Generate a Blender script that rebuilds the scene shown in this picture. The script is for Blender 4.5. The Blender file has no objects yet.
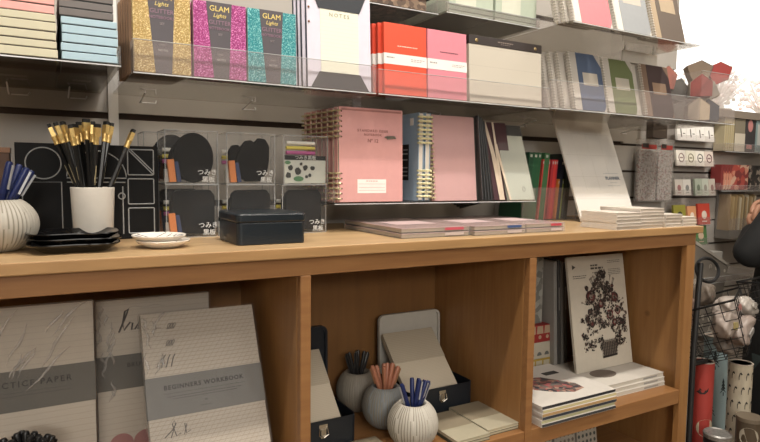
import bpy, math, random
from mathutils import Vector, Matrix, Euler
random.seed(7)
PI = math.pi
S = bpy.context.scene
COL = S.collection
# ------------------------------------------------------------------ camera
# world: x runs along the shop wall, y into the wall, z up; the camera stands at the origin, the floor is at z = -1.35
def camera():
    f, yaw, pitch, roll = 594.18, 0.51782, -0.076678, 0.011466
    fw = Vector((math.sin(yaw)*math.cos(pitch), math.cos(yaw)*math.cos(pitch), math.sin(pitch)))
    r = Vector((math.cos(yaw), -math.sin(yaw), 0)); u = r.cross(fw)
    r2 = r*math.cos(roll)+u*math.sin(roll); u2 = -r*math.sin(roll)+u*math.cos(roll)
    cam = bpy.data.cameras.new('camera'); cam.sensor_width = 36; cam.lens = f/760*36; cam.clip_start = 0.02
    o = bpy.data.objects.new('camera', cam); COL.objects.link(o)
    m = Matrix((r2, u2, -fw)).transposed().to_4x4(); o.matrix_world = m
    S.camera = o
camera()
# ------------------------------------------------------------------ world and light
w = bpy.data.worlds.new('daylight'); S.world = w; w.use_nodes = True
w.node_tree.nodes['Background'].inputs[0].default_value = (1, .97, .93, 1)
w.node_tree.nodes['Background'].inputs[1].default_value = 2.2
S.view_settings.view_transform = 'Standard'; S.view_settings.look = 'None'
S.view_settings.gamma = 1; S.view_settings.use_curve_mapping = False
S.view_settings.exposure = 0.0
def area(name, loc, size, power, col, tgt=None, sy=None, spread=PI):
    l = bpy.data.lights.new(name, 'AREA'); l.shape = 'RECTANGLE' if sy else 'DISK'; l.size = size
    if sy: l.size_y = sy
    l.energy = power; l.color = col; l.spread = spread
    o = bpy.data.objects.new(name, l); COL.objects.link(o); o.location = loc
    d = (Vector(tgt)-Vector(loc)) if tgt else Vector((0, 0, -1))
    o.rotation_euler = d.to_track_quat('-Z', 'Y').to_euler()
    return o
WARM = (1, .92, .82)
for k, sx in enumerate((-.45, .45, 1.3, 2.1)):
    area('ceiling_spot_light', (sx, .56, 1.36), .09, 8.0, WARM, (sx+.1, 1.15, -.2), spread=PI*.75)
area('added_fill_panel', (1.0, -.6, 1.36), 2.6, 26, (1, .94, .86), None, 1.0)  # broad soft fill added overhead, not a known fixture
area('added_fill_panel', (.6, -1.9, 1.36), 2.6, 22, (1, .94, .86), (.9, 1.5, .1), .8)  # added front fill, aimed at the back wall to brighten it
area('added_fill_panel', (-1.15, -4.1, 1.34), 1.7, 120, (1, .95, .88), (.8, 1.5, .1), .8)  # added far fill, shallow enough to brighten the wall below the shelves

# ------------------------------------------------------------------ materials
def lin(h):
    h = h.lstrip('#'); v = [int(h[i:i+2], 16)/255 for i in (0, 2, 4)]
    return tuple(x/12.92 if x <= .04045 else ((x+.055)/1.055)**2.4 for x in v)+(1,)
_m = {}
def nodes(name):
    m = bpy.data.materials.new(name); m.use_nodes = True
    nt = m.node_tree; return m, nt, nt.nodes['Principled BSDF'], nt.nodes, nt.links
def M(h, rough=.6, metal=0, bump=0, spec=.5, mott=.06, scale=60):
    """painted / paper / plastic surface with a little procedural mottling"""
    k = (h, rough, metal, bump, spec, mott, scale)
    if k in _m: return _m[k]
    m, nt, b, N, L = nodes('surface_'+h.strip('#'))
    b.inputs['Roughness'].default_value = rough; b.inputs['Metallic'].default_value = metal
    b.inputs['Specular IOR Level'].default_value = spec
    tc = N.new('ShaderNodeTexCoord'); n = N.new('ShaderNodeTexNoise'); n.inputs['Scale'].default_value = scale
    n.inputs['Detail'].default_value = 4
    L.new(tc.outputs['Object'], n.inputs['Vector'])
    c = lin(h); mx = N.new('ShaderNodeMixRGB')
    mx.inputs[1].default_value = tuple(max(0, x*(1-mott)) for x in c[:3])+(1,)
    mx.inputs[2].default_value = tuple(min(1, x*(1+mott)) for x in c[:3])+(1,)
    L.new(n.outputs[0], mx.inputs[0]); L.new(mx.outputs[0], b.inputs['Base Color'])
    if bump:
        bp = N.new('ShaderNodeBump'); bp.inputs['Strength'].default_value = bump; bp.inputs['Distance'].default_value = .002
        L.new(n.outputs[0], bp.inputs['Height']); L.new(bp.outputs[0], b.inputs['Normal'])
    _m[k] = m; return m
def wood(name, c1, c2, axis, scale=9, rough=.42):
    m, nt, b, N, L = nodes(name)
    tc = N.new('ShaderNodeTexCoord'); mp = N.new('ShaderNodeMapping')
    sc = {'x': (1.2, 16, 16), 'z': (16, 16, 1.2), 'e': (2, 40, 60)}[axis]
    mp.inputs['Scale'].default_value = sc
    n = N.new('ShaderNodeTexNoise'); n.inputs['Scale'].default_value = scale*.5; n.inputs['Detail'].default_value = 8; n.inputs['Distortion'].default_value = .6
    n2 = N.new('ShaderNodeTexNoise'); n2.inputs['Scale'].default_value = 1.3; n2.inputs['Detail'].default_value = 3
    L.new(tc.outputs['Object'], mp.inputs[0]); L.new(mp.outputs[0], n.inputs['Vector']); L.new(tc.outputs['Object'], n2.inputs['Vector'])
    r = N.new('ShaderNodeValToRGB'); r.color_ramp.elements[0].position = .3; r.color_ramp.elements[1].position = .72
    r.color_ramp.elements[0].color = lin(c1); r.color_ramp.elements[1].color = lin(c2)
    ad = N.new('ShaderNodeMath'); ad.operation = 'MULTIPLY_ADD'; ad.inputs[1].default_value = .35
    L.new(n2.outputs[0], ad.inputs[0]); mu = N.new('ShaderNodeMath'); mu.operation = 'MULTIPLY'; mu.inputs[1].default_value = .65
    L.new(n.outputs[0], mu.inputs[0]); L.new(mu.outputs[0], ad.inputs[2]); L.new(ad.outputs[0], r.inputs[0])
    v = N.new('ShaderNodeTexVoronoi'); v.inputs['Scale'].default_value = 4.5; L.new(tc.outputs['Object'], v.inputs['Vector'])
    kr = N.new('ShaderNodeValToRGB'); kr.color_ramp.elements[0].position = .02; kr.color_ramp.elements[0].color = (.35, .3, .25, 1); kr.color_ramp.elements[1].position = .06
    L.new(v.outputs['Distance'], kr.inputs[0])
    mm = N.new('ShaderNodeMixRGB'); mm.blend_type = 'MULTIPLY'; mm.inputs[0].default_value = .8
    L.new(r.outputs[0], mm.inputs[1]); L.new(kr.outputs[0], mm.inputs[2]); L.new(mm.outputs[0], b.inputs['Base Color'])
    b.inputs['Roughness'].default_value = rough
    bp = N.new('ShaderNodeBump'); bp.inputs['Strength'].default_value = .12; bp.inputs['Distance'].default_value = .001
    L.new(n.outputs[0], bp.inputs['Height']); L.new(bp.outputs[0], b.inputs['Normal'])
    return m
def clear(name, tint='#ffffff', body=.10, bodycol='#d8d4ce', rough=.06, gl=.03):
    """thin acrylic / cellophane: mostly transparent, a little milky, fresnel gloss"""
    m, nt, b, N, L = nodes(name); N.remove(b); out = N['Material Output']
    t = N.new('ShaderNodeBsdfTransparent'); t.inputs[0].default_value = lin(tint)
    d = N.new('ShaderNodeBsdfDiffuse'); d.inputs[0].default_value = lin(bodycol)
    g = N.new('ShaderNodeBsdfGlossy'); g.inputs['Roughness'].default_value = rough
    lw = N.new('ShaderNodeLayerWeight'); lw.inputs[0].default_value = .5
    pw = N.new('ShaderNodeMath'); pw.operation = 'POWER'; pw.inputs[1].default_value = 4.5; L.new(lw.outputs['Facing'], pw.inputs[0])
    f = N.new('ShaderNodeMath'); f.operation = 'MULTIPLY_ADD'; f.inputs[1].default_value = .6; f.inputs[2].default_value = gl; f.name = 'gloss_factor'; L.new(pw.outputs[0], f.inputs[0])
    a = N.new('ShaderNodeMixShader'); a.inputs[0].default_value = body
    L.new(t.outputs[0], a.inputs[1]); L.new(d.outputs[0], a.inputs[2])
    c = N.new('ShaderNodeMixShader'); L.new(f.outputs[0], c.inputs[0]); L.new(a.outputs[0], c.inputs[1]); L.new(g.outputs[0], c.inputs[2])
    L.new(c.outputs[0], out.inputs['Surface']); return m
def crinkle(name, body=.05):
    """crumpled cellophane sleeve"""
    m = clear(name, body=body, rough=.2); N = m.node_tree.nodes; L = m.node_tree.links
    tc = N.new('ShaderNodeTexCoord'); n = N.new('ShaderNodeTexNoise'); n.inputs['Scale'].default_value = 7; n.inputs['Detail'].default_value = 1.5; n.inputs['Distortion'].default_value = 1.6
    mp = N.new('ShaderNodeMapping'); mp.inputs['Rotation'].default_value = (0, .75, 0); mp.inputs['Scale'].default_value = (2.2, 1, .7)
    L.new(tc.outputs['Object'], mp.inputs[0]); L.new(mp.outputs[0], n.inputs['Vector']); bp = N.new('ShaderNodeBump'); bp.inputs['Strength'].default_value = .22; bp.inputs['Distance'].default_value = .02
    L.new(n.outputs[0], bp.inputs['Height'])
    for x in N:
        if x.type == 'BSDF_GLOSSY': L.new(bp.outputs[0], x.inputs['Normal'])
        if x.name == 'gloss_factor': x.inputs[2].default_value = .009
    return m
def glitter(name, c1, c2, c3):
    m, nt, b, N, L = nodes(name)
    tc = N.new('ShaderNodeTexCoord'); v = N.new('ShaderNodeTexVoronoi'); v.inputs['Scale'].default_value = 800
    L.new(tc.outputs['Object'], v.inputs['Vector'])
    r = N.new('ShaderNodeValToRGB'); e = r.color_ramp.elements
    e[0].position = .25; e[0].color = lin(c1); e[1].position = .95; e[1].color = lin(c3); x = e.new(.7); x.color = lin(c2)
    sp = N.new('ShaderNodeSeparateColor'); L.new(v.outputs['Color'], sp.inputs[0]); L.new(sp.outputs[0], r.inputs[0])
    L.new(r.outputs[0], b.inputs['Base Color']); b.inputs['Roughness'].default_value = .35; b.inputs['Metallic'].default_value = .25
    bp = N.new('ShaderNodeBump'); bp.inputs['Strength'].default_value = .8; bp.inputs['Distance'].default_value = .001
    L.new(sp.outputs[1], bp.inputs['Height']); L.new(bp.outputs[0], b.inputs['Normal']); return m
def mosaic(name, cols, scale=80, rough=.5, pos=None, feature='F1', detail=None):
    """printed pattern: voronoi cells in several flat colours"""
    m, nt, b, N, L = nodes(name)
    tc = N.new('ShaderNodeTexCoord'); v = N.new('ShaderNodeTexVoronoi'); v.inputs['Scale'].default_value = scale
    L.new(tc.outputs['Object'], v.inputs['Vector']); r = N.new('ShaderNodeValToRGB'); r.color_ramp.interpolation = 'CONSTANT'
    e = r.color_ramp.elements; n = len(cols); e[0].color = lin(cols[0]); e[0].position = 0
    e[1].position = 1/n; e[1].color = lin(cols[1])
    for i in range(2, n): x = e.new(i/n); x.color = lin(cols[i])
    sp = N.new('ShaderNodeSeparateColor'); L.new(v.outputs['Color'], sp.inputs[0]); L.new(sp.outputs[0], r.inputs[0])
    L.new(r.outputs[0], b.inputs['Base Color']); b.inputs['Roughness'].default_value = rough; return m
def ribbed(name, h, scale=55):
    m, nt, b, N, L = nodes(name); b.inputs['Base Color'].default_value = lin(h); b.inputs['Roughness'].default_value = .55
    return m
def lined(name, base, line, gap=.006, angle=False, lw=.1):
    """paper with fine printed ruling, in object z"""
    m, nt, b, N, L = nodes(name)
    tc = N.new('ShaderNodeTexCoord'); sx = N.new('ShaderNodeSeparateXYZ'); L.new(tc.outputs['Object'], sx.inputs[0])
    def stripe(sock, g, lw):
        d = N.new('ShaderNodeMath'); d.operation = 'DIVIDE'; d.inputs[1].default_value = g; L.new(sock, d.inputs[0])
        fr = N.new('ShaderNodeMath'); fr.operation = 'FRACT'; L.new(d.outputs[0], fr.inputs[0])
        lt = N.new('ShaderNodeMath'); lt.operation = 'LESS_THAN'; lt.inputs[1].default_value = lw; L.new(fr.outputs[0], lt.inputs[0]); return lt.outputs[0]
    s1 = stripe(sx.outputs[2], gap, lw); s = s1
    if angle:
        a = N.new('ShaderNodeMath'); a.operation = 'MULTIPLY_ADD'; a.inputs[1].default_value = -.75
        L.new(sx.outputs[2], a.inputs[0]); L.new(sx.outputs[0], a.inputs[2])
        s2 = stripe(a.outputs[0], .011, .06); mxx = N.new('ShaderNodeMath'); mxx.operation = 'MAXIMUM'
        L.new(s1, mxx.inputs[0]); L.new(s2, mxx.inputs[1]); s = mxx.outputs[0]
    mx = N.new('ShaderNodeMixRGB'); mx.inputs[1].default_value = lin(base); mx.inputs[2].default_value = lin(line)
    L.new(s, mx.inputs[0]); L.new(mx.outputs[0], b.inputs['Base Color']); b.inputs['Roughness'].default_value = .7; return m
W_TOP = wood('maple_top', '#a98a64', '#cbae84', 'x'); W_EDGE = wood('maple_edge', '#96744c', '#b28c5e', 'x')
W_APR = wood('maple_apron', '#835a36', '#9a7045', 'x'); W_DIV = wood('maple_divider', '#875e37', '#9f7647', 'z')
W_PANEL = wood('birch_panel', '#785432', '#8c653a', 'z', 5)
CLEAR = clear('clear_acrylic', body=.09, bodycol='#d0c4c0'); CASE = clear('clear_case', body=.045, bodycol='#c6c8ca', rough=.1)
PLATE = clear('smoky_acrylic_plate', tint='#e6e3de', body=.06, bodycol='#8f8a84')
CELLO = crinkle('cellophane', .03); CELLO2 = crinkle('cellophane_milky', .16)
CREASE_GLINT = clear('painted_crease_glint', body=.20, bodycol='#e4dfd8', rough=.2, gl=.05)  # milky stand-in for highlights on the sleeves
EDGE = M('#c4c6c6', .25, 0, spec=.8)
BLACK = M('#131416', .45); CHROME = M('#c9c4ba', .25, 1); WHITE = M('#eeeae2', .55); CREAM = M('#d8d0bd', .7)
INK = M('#4a4644', .6); GREYINK = M('#8d8a86', .7)

# ------------------------------------------------------------------ mesh builder
class MB:
    def __init__(s): s.v = []; s.f = []; s.mi = []; s.T = Matrix()
    def add(s, vs, fs, m=0):
        n = len(s.v); s.v += [tuple(s.T @ Vector(p)) for p in vs]; s.f += [tuple(n+i for i in q) for q in fs]; s.mi += [m]*len(fs); return s
    def box(s, x0, x1, y0, y1, z0, z1, m=0):
        return s.add([(x0,y0,z0),(x1,y0,z0),(x1,y1,z0),(x0,y1,z0),(x0,y0,z1),(x1,y0,z1),(x1,y1,z1),(x0,y1,z1)],
                     [(3,2,1,0),(4,5,6,7),(0,1,5,4),(1,2,6,5),(2,3,7,6),(3,0,4,7)], m)
    def prism(s, poly, y0, y1, m=0, plane='xz'):
        """polygon (a,b) extruded: plane xz along y, or plane xy along z"""
        n = len(poly)
        P = (lambda a, b, c: (a, c, b)) if plane == 'xz' else (lambda a, b, c: (a, b, c)) if plane == 'xy' else (lambda a, b, c: (c, a, b))
        vs = [P(a, b, y0) for a, b in poly]+[P(a, b, y1) for a, b in poly]
        fs = [tuple(range(n)), tuple(reversed(range(n, 2*n)))]+[(i+n, (i+1) % n+n, (i+1) % n, i) for i in range(n)]
        return s.add(vs, fs, m)
    def lathe(s, prof, n=32, m=0, c=(0, 0)):
        vs = []; fs = []
        for r, z in prof:
            for k in range(n):
                a = 2*PI*k/n; vs.append((c[0]+r*math.cos(a), c[1]+r*math.sin(a), z))
        for i in range(len(prof)-1):
            for k in range(n):
                fs.append((i*n+k, i*n+(k+1) % n, (i+1)*n+(k+1) % n, (i+1)*n+k))
        if prof[0][0] > 1e-5: fs.append(tuple(reversed(range(n))))
        if prof[-1][0] > 1e-5: fs.append(tuple((len(prof)-1)*n+k for k in range(n)))
        return s.add(vs, fs, m)
    def tube(s, pts, r, n=8, m=0, closed=False):
        pts = [Vector(p) for p in pts]; N = len(pts); vs = []; fs = []; up = None
        rr = r if isinstance(r, (list, tuple)) else [r]*N
        for i, p in enumerate(pts):
            a = pts[i-1] if (i > 0 or closed) else p; b = pts[(i+1) % N] if (i < N-1 or closed) else p
            t = (b-a).normalized()
            if up is None:
                up = Vector((0, 0, 1)) if abs(t.z) < .9 else Vector((1, 0, 0))
            x = t.cross(up).normalized(); y = x.cross(t).normalized(); up = y
            for k in range(n):
                an = 2*PI*k/n; vs.append(p+(x*math.cos(an)+y*math.sin(an))*rr[i])
        for i in range(N if closed else N-1):
            j = (i+1) % N
            for k in range(n): fs.append((i*n+k, j*n+k, j*n+(k+1) % n, i*n+(k+1) % n))
        if not closed: fs += [tuple(range(n)), tuple(reversed([(N-1)*n+k for k in range(n)]))]
        return s.add(vs, fs, m)
    def sphere(s, c, r, m=0, n=16, sc=(1, 1, 1)):
        pr = [(r*math.sin(PI*i/10), -r*math.cos(PI*i/10)) for i in range(11)]; T = s.T
        s.T = T @ Matrix.Translation(c) @ Matrix.Diagonal((*sc, 1)); s.lathe([(max(a, 1e-6), b) for a, b in pr], n, m); s.T = T; return s
    def build(s, name, mats, parent=None, smooth=False, bevel=0, loc=None, solid=0):
        me = bpy.data.meshes.new(name); me.from_pydata(s.v, [], s.f)
        if not isinstance(mats, (list, tuple)): mats = [mats]
        for q in mats: me.materials.append(q)
        me.polygons.foreach_set('material_index', s.mi)
        if smooth: me.polygons.foreach_set('use_smooth', [True]*len(s.f))
        me.update(); o = bpy.data.objects.new(name, me); COL.objects.link(o)
        if smooth and smooth != 'all':
            me.set_sharp_from_angle(angle=math.radians(38))
        if parent: o.parent = parent
        if loc: o.location = loc
        if bevel:
            b = o.modifiers.new('bevel', 'BEVEL'); b.width = bevel; b.segments = 2; b.limit_method = 'ANGLE'
        if solid:
            b = o.modifiers.new('thick', 'SOLIDIFY'); b.thickness = solid; b.offset = 0
        return o
def rrect(x0, x1, y0, y1, r, k=5):
    out = []
    for cx, cy, a in ((x1-r, y1-r, 0), (x0+r, y1-r, PI/2), (x0+r, y0+r, PI), (x1-r, y0+r, 1.5*PI)):
        for i in range(k+1): out.append((cx+r*math.cos(a+PI/2*i/k), cy+r*math.sin(a+PI/2*i/k)))
    return out
def tag(o, label=None, cat=None, group=None, kind=None):
    if label: o['label'] = label
    if cat: o['category'] = cat
    if group: o['group'] = group
    if kind: o['kind'] = kind
    return o
def thing(name, label, cat, loc=(0, 0, 0), rot=(0, 0, 0), group=None):
    o = bpy.data.objects.new(name, None); o.empty_display_size = .02; COL.objects.link(o); o.location = loc; o.rotation_euler = rot
    return tag(o, label, cat, group)
def struct(o): o['kind'] = 'structure'; return o
def copy_tree(o, parent=None):
    c = o.copy(); COL.objects.link(c)
    if parent: c.parent = parent
    for ch in list(o.children): copy_tree(ch, c)
    return c
def dup(o, loc, rot=None, label=None, group=None):
    c = copy_tree(o); c.location = loc
    if rot is not None: c.rotation_euler = rot
    if label: c['label'] = label
    if group: c['group'] = group
    return c
def text(name, s, size, mat, parent, loc, rot=(PI/2, 0, 0), align='CENTER', depth=.0002, shear=0, space=1, sx=1, bold=0):
    cu = bpy.data.curves.new(name, 'FONT'); cu.body = s; cu.size = size; cu.align_x = align; cu.align_y = 'CENTER'
    cu.extrude = depth; cu.shear = shear; cu.space_character = space; cu.resolution_u = 2; cu.offset = bold
    t = bpy.data.objects.new(name, cu); COL.objects.link(t)
    dg = bpy.context.evaluated_depsgraph_get(); dg.update()
    me = bpy.data.meshes.new_from_object(t.evaluated_get(dg)); COL.objects.unlink(t); bpy.data.objects.remove(t)
    me.materials.clear(); me.materials.append(mat)
    o = bpy.data.objects.new(name, me); COL.objects.link(o); o.parent = parent; o.location = loc; o.rotation_euler = rot; o.scale = (sx, 1, 1)
    return o
def dashes(mb, x0, x1, z, h, y, m=0, wl=.006, gap=.3):
    """a line of tiny unreadable print as short strokes"""
    x = x0
    while x < x1:
        l = wl*random.uniform(.5, 1.3); l = min(l, x1-x)
        mb.box(x, x+l, y-.0002, y, z-h/2, z+h/2, m); x += l+wl*gap
def stroke(mb, pts, r, y=-.0004, m=0):
    """a pen stroke lying on the front face"""
    return mb.tube([(x, y, z) for x, z in pts], r, 4, m)
def arc(cx, cz, r, a0, a1, n=24): return [(cx+r*math.cos(a0+(a1-a0)*i/n), cz+r*math.sin(a0+(a1-a0)*i/n)) for i in range(n+1)]
SHY = lambda lean: (-lean, 0, 0)    # top of a standing thing leans away from the viewer

# ------------------------------------------------------------------ room
H = 1.42; FL = -1.35
SLAT = M('#aaa59e', .55, 0, .1, mott=.05, scale=8); SLOT = M('#4d4039', .7); PAINT = M('#cfc9bf', .7)
b = MB(); b.box(-2.2, 5, -5.2, 1.6, FL-.05, FL); struct(b.build('floor', wood('floor_boards', '#7a6650', '#94806a', 'x', 4)))
b = MB(); b.box(-2.2, 5, -5.2, 1.6, H, H+.05); struct(b.build('ceiling', M('#d9d4ca', .9)))
b = MB(); b.box(-2.25, -2.2, -5.2, 1.6, FL, H); struct(b.build('wall_left', PAINT))
b = MB(); b.box(5, 5.05, -5.2, 1.6, FL, H); struct(b.build('wall_right', PAINT))
b = MB(); b.box(-2.2, 5, -5.25, -5.2, FL, H); struct(b.build('wall_front', M('#c9c2b8', .8)))
XE = 2.195
def slats(x0, x1, z0, z1, gaps, mb, h=.015):
    gs = sorted(g for g in gaps if z0 < g < z1); z = z0
    for g in gs+[None]:
        e = z1 if g is None else g-h/2
        mb.box(x0, x1, 1.5, 1.535, z, e, 0)
        if g is not None: mb.box(x0, x1, 1.512, 1.535, g-h/2, g+h/2, 1); z = g+h/2
b = MB(); slats(-2.2, 1.9, FL, H, [.129, -.074, -.274, -.5, .53, .73, .93], b)
slats(1.9, XE, FL, H, [.126-.1*k for k in range(-6, 12)], b, .008)
b.box(-2.2, XE, 1.535, 1.6, FL, H, 0); struct(b.build('wall_back', [SLAT, SLOT]))
b = MB(); slats(XE, 5, FL, .255, [.126-.1*k for k in range(12)], b, .008); b.box(XE, 5, 1.535, 1.6, FL, .255, 0)
struct(b.build('wall_partition', [SLAT, SLOT]))
b = MB(); b.box(XE, 5, 1.44, 1.64, .255, .285); struct(b.build('trim_1', M('#8a7f72', .6)))
w1 = MB(); w1.box(XE, 5, 1.56, 1.60, 1.33, H); w1.box(4.9, 5, 1.56, 1.6, .285, 1.33); w1.box(XE, XE+.02, 1.56, 1.6, .285, 1.33); w1.box(3.6, 3.63, 1.56, 1.6, .285, 1.33)
wf = struct(w1.build('window_1', M('#e8e4dc', .5)))
b = MB(); b.box(XE, 4.9, 1.575, 1.579, .285, 1.33); b.build('window_pane', clear('window_glass', body=.02), wf)
# white metal shelf standards on the wall
b = MB(); b.box(.137, .158, 1.492, 1.5, .06, .5); struct(b.build('trim_2', M('#dcdad6', .4)))
b = MB(); b.box(.76, .785, 1.492, 1.5, .15, H); struct(b.build('trim_3', M('#cfccd2', .4)))

# ------------------------------------------------------------------ the maple display unit
UB = 1.39
u = thing('display_unit', 'long maple wood display unit with open compartments under its counter', 'shelving unit', (0, 1.0, FL))
def up(name, mat, *boxes, bevel=.0015):
    m = MB()
    for q in boxes: m.box(q[0], q[1], q[2]-1.0, q[3]-1.0, q[4]-FL, q[5]-FL)
    return m.build(name, mat, u, bevel=bevel)
m = MB(); m.box(-.9, 1.622, 0, .47, -.152-FL, -.132-FL); m.f and None
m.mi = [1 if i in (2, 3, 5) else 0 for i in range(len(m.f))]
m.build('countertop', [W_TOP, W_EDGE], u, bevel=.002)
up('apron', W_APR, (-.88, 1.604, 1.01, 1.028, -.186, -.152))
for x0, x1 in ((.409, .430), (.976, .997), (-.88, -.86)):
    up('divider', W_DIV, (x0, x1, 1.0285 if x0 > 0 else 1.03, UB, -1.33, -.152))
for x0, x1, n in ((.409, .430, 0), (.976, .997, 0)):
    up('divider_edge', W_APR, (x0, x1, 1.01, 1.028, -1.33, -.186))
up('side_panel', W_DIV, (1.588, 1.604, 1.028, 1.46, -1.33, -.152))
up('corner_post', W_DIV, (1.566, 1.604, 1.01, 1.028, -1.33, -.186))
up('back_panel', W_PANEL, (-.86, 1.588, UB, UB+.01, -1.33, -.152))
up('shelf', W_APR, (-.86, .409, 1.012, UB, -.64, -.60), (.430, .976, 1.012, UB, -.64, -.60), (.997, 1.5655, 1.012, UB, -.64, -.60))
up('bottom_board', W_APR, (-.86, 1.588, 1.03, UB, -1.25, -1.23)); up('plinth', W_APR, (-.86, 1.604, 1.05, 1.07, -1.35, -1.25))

# ------------------------------------------------------------------ acrylic shelves
def shelf(label, x0, x1, y0, y1, z, lip=.06, sides=True, bars=(), plate=PLATE):
    t = thing('acrylic_shelf', label, 'shelf', (x0, y1, z), group=None)
    W = x1-x0; D = y1-y0
    m = MB(); m.box(0, W, -D, 0, -.004, 0); m.build('shelf_plate', plate, t)
    if lip:
        m = MB(); m.box(0, W, -D-.003, -D, -.004, lip); m.build('front_lip', CLEAR, t)
        m = MB(); m.box(0, W, -D-.0035, -D+.0005, lip, lip+.0008); m.build('lip_edge', EDGE, t)
    m = MB(); m.box(0, W, -D-.0035, -D-.003, -.0045, -.0025); m.build('plate_edge', EDGE, t)
    if sides:
        for s in (0, W-.003):
            m = MB(); m.box(s, s+.003, -D, 0, 0, max(lip, .03)); m.build('side_panel', CLEAR, t)
    for bx in bars:
        m = MB(); m.tube([(bx, -.02, -.02), (bx+.03, -.02, -.02), (bx+.034, -.0, -.012)], .0016, 6); m.tube([(bx-.004, -.02, -.02), (bx-.004, -.1, -.006)], .0016, 6); m.build('wall_hook', M('#dcdcdc', .3), t)
    return t
shelf('clear acrylic wall shelf carrying the stacked pastel boxes, upper left', -.75, .122, 1.10, 1.499, .181, 0, bars=(.70, .42, .81))
shelf('clear acrylic wall shelf with front lip under the glitter notebook packs', .147, .64, 1.15, 1.499, .181, .055, bars=(.06, .3))
shelf('clear acrylic wall shelf with lip under orange and pink notebooks', .646, 1.158, 1.15, 1.499, .181, .05, bars=(.1, .35))
shelf('clear acrylic wall shelf with lip under the blue and green wire-bound notebooks', 1.162, 1.806, 1.15, 1.499, .184, .07, bars=(.2, .45))
shelf('clear acrylic bin shelf full of small house-shaped boxes', 1.81, 2.0, 1.15, 1.499, .184, .155, bars=(.05,))
shelf('topmost acrylic shelf under the dark mottled folder, upper middle', .62, .85, 1.22, 1.499, .395, 0, bars=(.0,))
shelf('topmost acrylic shelf under the two mint green boxes', .86, 1.165, 1.20, 1.499, .398, .02, bars=(.18, .0))
shelf('topmost acrylic shelf under pink, grey and tan wire-bound notebooks, right end', 1.17, 1.70, 1.09, 1.499, .394, .0, bars=(.14, .4))
shelf('low acrylic riser shelf under the pink spiral notebook, above counter', .565, 1.17, 1.20, 1.499, -.062, 0, bars=(.1, .3))

# ------------------------------------------------------------------ books and boxes
def slab(name, label, cat, w, h, t, cover, pages, loc, rot, group=None, spine='left', bevel=.0006):
    """bound book: covers + page block; local x width, z height, y thickness, front at y=0"""
    o = thing(name, label, cat, loc, rot, group); c = .0012
    m = MB(); m.box(0, w, 0, c, 0, h); m.box(0, w, t-c, t, 0, h); m.box(0, c, c, t-c, 0, h)
    m.build('cover', cover, o)
    m = MB(); m.box(c, w-.002, c, t-c, .002, h-.002); m.build('page_block', pages, o)
    return o
def card(mb, x0, x1, z0, z1, m=0, y=-.0004): mb.box(x0, x1, y, y+.0004, z0, z1, m); return mb
def rings(mb, h, t, x=0, n=None, pitch=.008, r=.006, wire=.0009, axis='left', gap=None):
    n = int(h/pitch)
    for k in range(n):
        z = pitch*(k+.6)
        if z > h-.004: break
        if gap and gap[0] < z < gap[1]: continue
        for dz in (0, .0018):
            mb.tube([(x+.003+(r)*math.cos(a)-.004, t/2+(t/2+.0025)*math.sin(a), z+dz) for a in [2*PI*i/10 for i in range(10)]], wire, 5, 0, closed=True)

# left shelf: stacks of boxed note cards (seen from the front)
def cardbox(label, x, z, w, h, col, y, group):
    t = thing('note_card_box', label, 'box', (x, y, z), (0, 0, random.uniform(-.01, .01)), group)
    mt = M(col, .7, 0, .05)
    m = MB(); m.box(.0012, w-.0012, .0012, .158, 0, .0012); m.build('base', M('#34393c' if w < .1 else '#5a534c', .6), t)
    m = MB(); m.box(0, w, 0, .16, .0013, h-.0002); m.build('lid', mt, t, bevel=.0009)
    return t
z = .1813; hh = .0198
names = ['lowest', 'second from bottom', 'third from bottom', 'fourth from bottom', 'fifth from bottom', 'sixth from bottom', 'seventh from bottom', 'eighth from bottom', 'ninth from bottom']
for k in range(8):
    col, nm = ('#c9c4ab', 'cream') if k < 5 else ('#e5a8a2', 'salmon pink')
    h = [.0145, .0125, .0135, .0148, .0125, .0135, .0135, .014][k]
    if k == 0: prev = None
    o = cardbox('%s note card box, %s in the stack on the upper left shelf' % (nm, names[k]), -.132+random.uniform(-.002, .001)-k*.0006, z, .162, h, col, 1.107+random.uniform(0, .002), 'boxed cards in the left stack')
    z += h+.0004
z = .1813
for k in range(9):
    col, nm = ('#a9c3cf', 'pale blue') if k < 5 else ('#6e6967', 'charcoal grey')
    h = [.0135, .0135, .0145, .0140, .0125, .013, .013, .013, .013][k]
    o = cardbox('%s note card box, %s in the stack beside the gold glitter pack' % (nm, names[k]), (.0345+[.0, -.001, .001, .001, 0, -.002, -.002, -.002, -.002][k]), z, .083 if k < 5 else .08, h, col, 1.106+random.uniform(0, .002), 'boxed cards in the right stack')
    z += h+.0004
# dark display tray bases with price stickers seen through the shelf from below
for x0, w_, y0, c, lb in ((-.134, .165, 1.27, '#5a534c', 'brown-grey box base with price sticker seen through the upper left shelf'), (.034, .083, 1.27, '#34393c', 'dark blue-grey box base with sticker seen through the shelf beside it')):
    t = thing('storage_box', lb, 'box', (x0, y0, .1813), group=None)
    m = MB(); m.box(0, w_, 0, .22, 0, .09); m.build('body', M(c, .6), t, bevel=.001)
    m = MB(); m.box(w_*.3, w_*.7, .06, .085, -.0002, 0); m.build('price_sticker', M('#c0beb8', .5), t)

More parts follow.
